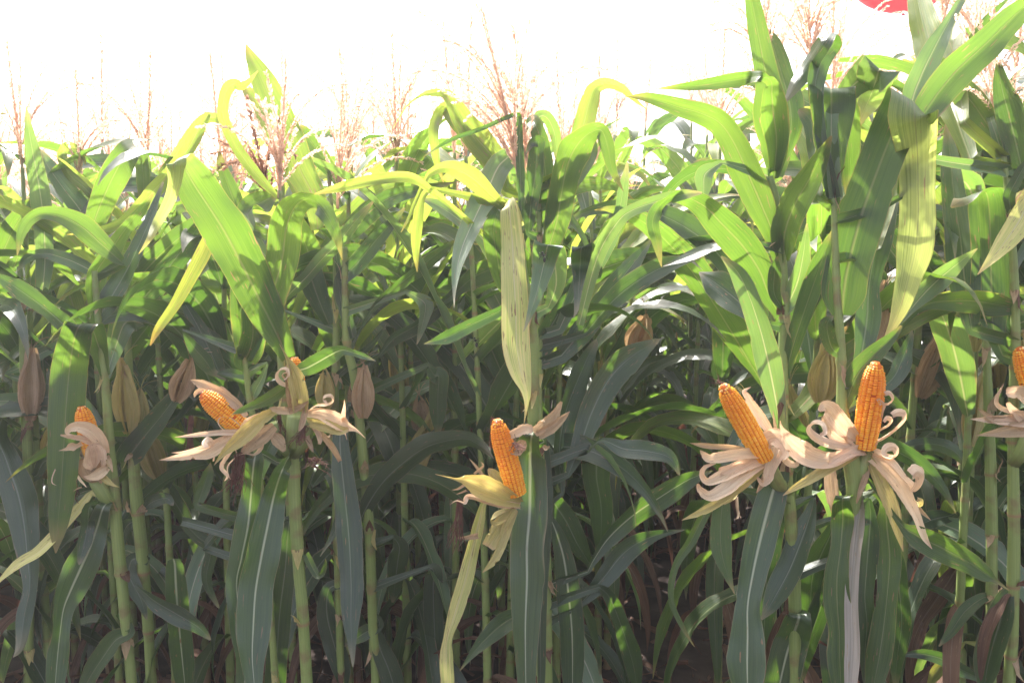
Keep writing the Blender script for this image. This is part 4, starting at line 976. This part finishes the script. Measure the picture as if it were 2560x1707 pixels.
# the thick-stalked plant: left cob, hooded middle ear, right ear
dd_ = PL['d']['d']
E = ear_on('d', 'H', 1180, 780, -.03, .014)
put_cob(E, 'H', 905, 845, 490, 478, dd_-.03, dd_-.05, .0245, 8, paletip=.06)
H = lambda m, s, **k: strip(E, 'H', m, dd_-.05, k.pop('dd', -.06), s, **k)
H('k', '1210,650,70 1090,720,130 960,840,170 840,950,150 710,1060,70 608,1185,4', seed=61, dd=-.06, cup=.7)
H('n', '1200,800,90 1080,900,170 960,1000,120 885,1065,50', seed=62, dd=-.03)
H('h', '1100,860,50 900,865,66 700,865,62 500,882,50 350,900,30 222,912,3', seed=63, dd=-.04)
H('h', '980,880,70 840,930,110 700,985,120 550,1070,116 400,1085,90 250,1110,64 70,1137,3', seed=64, dd=-.07)
H('h', '960,870,50 800,900,70 650,950,64 450,1030,52 300,1062,30 190,1063,4', seed=65, dd=-.05)
H('h', '610,1140,30 622,1050,60 600,960,84 560,930,84 520,960,66 545,1010,44', seed=66, dd=-.06, curl=True)
H('h', '810,1010,30 720,1120,44 682,1210,44 740,1290,34 708,1342,3', seed=67, dd=-.03)
H('h', '800,1000,12 830,1090,14 750,1180,14 740,1260,12 770,1325,4', seed=68, dd=-.03)
H('h', '1085,950,40 1060,1030,46 1000,1082,24 920,1072,10 850,1085,3', seed=69, dd=-.02)
H('n', '930,710,50 820,590,100 660,480,120 500,400,100 440,375,60 372,348,4', seed=70, dd=.03)
H('n', '860,640,30 780,540,70 700,450,50 670,415,20', seed=71, dd=.05)
H('h', '1060,700,60 960,760,100 900,820,80 870,850,30', seed=72, dd=-.02)
H('h', '875,815,14 810,750,14 740,715,12 670,720,12 648,770,12 690,830,10 740,845,4', seed=73, dd=-.02)
H('n', '1180,880,60 1240,950,130 1300,1050,40', seed=74, dd=-.01)
H('h', '1000,860,60 900,930,100 830,960,90', seed=75, dd=-.02)
H('n', '560,470,30 480,455,50 430,480,40 415,520,10', seed=76, dd=.0)
silk(E, 'H', 870, 1070, 830, 1400, dd_-.06, 50, .012, 7); silk(E, 'H', 385, 700, 360, 1130, dd_+.1, 30, .006, 8); silk(E, 'H', 1240, 700, 1260, 880, dd_-.03, 30, .006, 9)
E = ear_on('d', 'H', 1420, 700, -.03, .02)
put_cob(E, 'H', 1430, 560, 1395, 130, dd_-.0, dd_+.01, .019, 9)
H = lambda m, s, **k: strip(E, 'H', m, dd_-.06, k.pop('dd', -.01), s, **k)
H('k', '1445,660,140 1450,540,180 1430,430,195 1405,320,180 1365,220,110 1320,130,34 1250,0,5', seed=81, cup=1.1)
H('n', '1400,660,120 1370,540,110 1350,430,90 1340,300,70 1330,200,40', seed=82, cup=.8)
H('h', '1390,430,40 1330,400,60 1270,370,70 1235,320,70 1250,265,60 1310,250,60 1330,310,44 1290,350,24', seed=83, curl=True, dd=-.03)
H('h', '1370,400,24 1320,350,24 1280,300,24 1330,280,20', seed=86, curl=True, dd=-.03)
H('n', '1150,625,10 1220,640,70 1320,655,90 1430,630,66 1530,560,20', seed=84, dd=-.02, ragged=.2)
H('n', '1530,540,10 1500,660,60 1470,780,60 1440,850,20', seed=85, dd=-.02)
E = ear_on('d', 'H', 1540, 740, -.03, .02)
H = lambda m, s, **k: strip(E, 'H', m, dd_-.04, k.pop('dd', -.06), s, **k)
H('h', '1520,680,70 1640,680,110 1770,730,160 1870,790,160 1940,820,90 2010,850,30 2092,922,4', seed=91, cup=.9)
H('k', '1520,760,80 1700,800,130 1850,845,104 1930,830,50', seed=92, cup=.6)
H('h', '1540,650,40 1620,605,40 1720,600,44 1780,560,44 1765,505,50 1700,500,50 1675,545,44 1720,590,20', seed=93, curl=True)
H('h', '1870,720,60 1885,620,30 1885,540,4', seed=94); H('h', '1900,820,30 1890,740,60 1860,690,40', seed=99)
H('n', '1560,800,50 1680,900,66 1780,1030,62 1842,1145,40', seed=95, dd=.02)
H('n', '1520,900,50 1555,1000,50 1582,1062,5', seed=96, dd=-.02)
H('h', '1570,790,40 1640,900,60 1640,980,30', seed=97, dd=.0); H('n', '1890,860,20 1910,940,4', seed=98)
silk(E, 'H', 1500, 800, 1440, 940, dd_-.07, 40, .009, 10); silk(E, 'H', 1560, 1120, 1600, 1180, dd_, 30, .012, 11)
E = ear_on('a', 'O', 780, 1150, -.04, .016); da = PL['a']['d'] - .05
put_cob(E, 'O', 780, 900, 590, 190, da+.02, da+.0, .024, 10)
H = lambda m, s, **k: strip(E, 'O', m, da, k.pop('dd', -.06), s, **k)
H('h', '900,800,110 850,660,170 760,540,190 640,470,180 520,450,140 430,490,100 420,550,50 490,560,16', seed=101, cup=.6)
H('h', '860,760,110 760,660,130 620,610,90 500,590,66 400,575,50 318,560,20', seed=102)
H('h', '780,990,120 770,900,270 760,780,300 720,680,180', seed=103, cup=.7, dd=-.03)
H('h', '640,640,80 540,700,60 450,720,120 390,745,50 295,765,3', seed=104)
H('n', '760,1160,80 660,1080,150 620,970,150 600,870,70', seed=105, cup=.8, dd=.0)
H('h', '570,865,16 430,860,18 300,940,18 222,1080,16 210,1180,14 265,1216,4', seed=106)
H('h', '930,980,100 820,1070,150 710,1110,90 620,1100,10', seed=107, dd=-.04)
H('n', '800,1180,120 820,1080,160 880,960,150 900,850,80', seed=110, cup=.8, dd=.0)
H('k', '850,1080,80 940,1170,84 1020,1220,40 1090,1241,3', seed=108)
H('n', '930,830,50 965,930,66 1002,1045,10', seed=109); H('h', '520,1060,30 580,1150,36 660,1240,10', seed=111)
H('h', '600,1240,20 540,1260,20 495,1290,3', seed=112)
silk(E, 'O', 500, 1020, 450, 1400, da, 50, .010, 12)
E = ear_on('k', 'F', 1600, 420, -.03, .016); dk = PL['k']['d'] - .05
put_cob(E, 'F', 1650, 330, 1545, 40, dk, dk, .0245, 11)
H = lambda m, s, **k: strip(E, 'F', m, dk, k.pop('dd', -.06), s, **k)
H('h', '1620,380,60 1520,370,60 1420,368,40 1322,365,3', seed=121); H('n', '1620,400,90 1500,420,64 1350,440,4', seed=122)
H('h', '1640,330,60 1590,260,80 1550,235,76 1485,242,50', seed=123); H('h', '1600,340,24 1500,330,24 1440,290,22 1475,205,4', seed=124)
H('n', '1600,350,40 1450,375,44 1355,315,4', seed=125); H('h', '1590,380,60 1520,330,40 1490,290,20', seed=126)
# ---------------------------------------------------------------- balloon and insects
def balloon():
    c, k = at('G', 2086, -130, 5.0)
    r = 150*k; mb = MB(); n, m = 20, 32; v = []; f = []
    for i in range(n+1):
        th = math.pi*i/n
        for j in range(m):
            a = 2*math.pi*j/m; rr = r*math.sin(th)*(1 if th < 1.57 else 1)
            v.append(c + Vector((rr*math.cos(a), rr*math.sin(a), r*1.0*math.cos(th)*(1.08 if th < 1.57 else 1.0))))
    for i in range(n):
        for j in range(m): f.append((i*m+j, (i+1)*m+j, (i+1)*m+(j+1) % m, i*m+(j+1) % m))
    mb.add(v, f, [(0, 0)]*len(v))
    root = empty('balloon', c); tag(root, 'round red balloon floating at the top edge above the corn', 'balloon')
    mb.build('skin', MAT['red'], root)
    b = MB(); p = c + Vector((0, .02, -r))
    tube(b, [p + Vector((0, 0, .01)), p, p + Vector((0, 0, -.012)), p + Vector((0, 0, -.02))], [.004, .008, .006, .012], 10); b.build('knot', MAT['red'], root)
balloon()
def insect(tile, x, y, d, label, sc_, white=False):
    c, k = at(tile, x, y, d); root = empty('insect', c); tag(root, label, 'insect')
    def blob(p, r, l, nm):
        mb = MB(); tube(mb, [p + Vector((0, 0, -l)), p + Vector((0, 0, -l*.6)), p, p + Vector((0, 0, l*.6)), p + Vector((0, 0, l))], [r*.15, r*.8, r, r*.8, r*.15], 8); mb.build(nm, MAT['black'], root)
    blob(c, .0022*sc_, .003*sc_, 'thorax'); blob(c + Vector((.002, 0, -.0085))*sc_, .003*sc_, .0055*sc_, 'abdomen'); blob(c + Vector((-.002, 0, .005))*sc_, .002*sc_, .0022*sc_, 'head')
    for q in range(6):
        a = (q % 3 - 1)*.7; s = 1 if q < 3 else -1; mb = MB()
        tube(mb, [c, c + Vector((s*.005, -.002, a*.004+.001))*sc_, c + Vector((s*.009, .001, a*.009-.002))*sc_], [.0005*sc_]*3, 4); mb.build('leg', MAT['black'], root)
insect('Q', 818, 620, PL['g']['d']-.165, 'small black ant-like insect on the pale folded leaf right of centre', 1.0)
insect('E', 618, 8, 1.95, 'small dark bug on a dark slanting leaf left of the centre plant', 1.2)
# ---------------------------------------------------------------- litter on the soil
def litter():
    rnd = random.Random(4); mb = MB()
    for i in range(1500):
        y = rnd.uniform(1.8, 7); x = rnd.uniform(-.7*y, .7*y); a = rnd.uniform(0, 6.28); l = rnd.uniform(.04, .28); wd = rnd.uniform(.006, .035)
        P = []; p = Vector((x, y, .05*noise.noise(Vector((x*1.3, y*1.3, 0))) + .02)); d = Vector((math.cos(a), math.sin(a), rnd.uniform(-.1, .3))); cv = rnd.uniform(-.3, .3)
        for j in range(6):
            P.append(p.copy()); p = p + d*l/5; d = (d + Vector((-d.y*cv, d.x*cv, rnd.uniform(-.25, .15)))).normalized(); p.z = max(p.z, .0)
        ribbon(mb, P, [wd*(1-.15*j) for j in range(6)], lambda i, T: Vector((-math.sin(a), math.cos(a), .3)), rnd.uniform(-1, 1), fold=.3, ruff=.2, seed=i, nc=1, base_clasp=False)
    tag(mb.build('leaf_litter', MAT['r'], loc=(0, 3, 0)), 'dry broken leaves and stems scattered on the dark soil', 'leaf litter', kind='stuff')
litter()

def glare_veil():  # scatter volume added to imitate lens veiling and lift the blacks
    me = bpy.data.meshes.new('glare_veil'); x0, x1, y0, y1, z0, z1 = -40, 40, -6, 70, -1, 5.2
    v = [(x, y, z) for z in (z0, z1) for y in (y0, y1) for x in (x0, x1)]
    me.from_pydata(v, [], [(0, 2, 3, 1), (4, 5, 7, 6), (0, 1, 5, 4), (2, 6, 7, 3), (0, 4, 6, 2), (1, 3, 7, 5)])
    m = bpy.data.materials.new('glare_veil'); m.use_nodes = True; n = m.node_tree; n.nodes.clear()
    o = n.nodes.new('ShaderNodeOutputMaterial'); p = n.nodes.new('ShaderNodeVolumePrincipled')
    p.inputs['Color'].default_value = (.95, .93, 1, 1); p.inputs['Density'].default_value = .007; p.inputs['Anisotropy'].default_value = .45
    n.links.new(p.outputs[0], o.inputs['Volume']); me.materials.append(m)
    ob = bpy.data.objects.new('glare_veil', me); col.objects.link(ob); tag(ob, 'added milky volume imitating lens glare over the whole corn field', 'glare_veil', kind='stuff')
glare_veil()
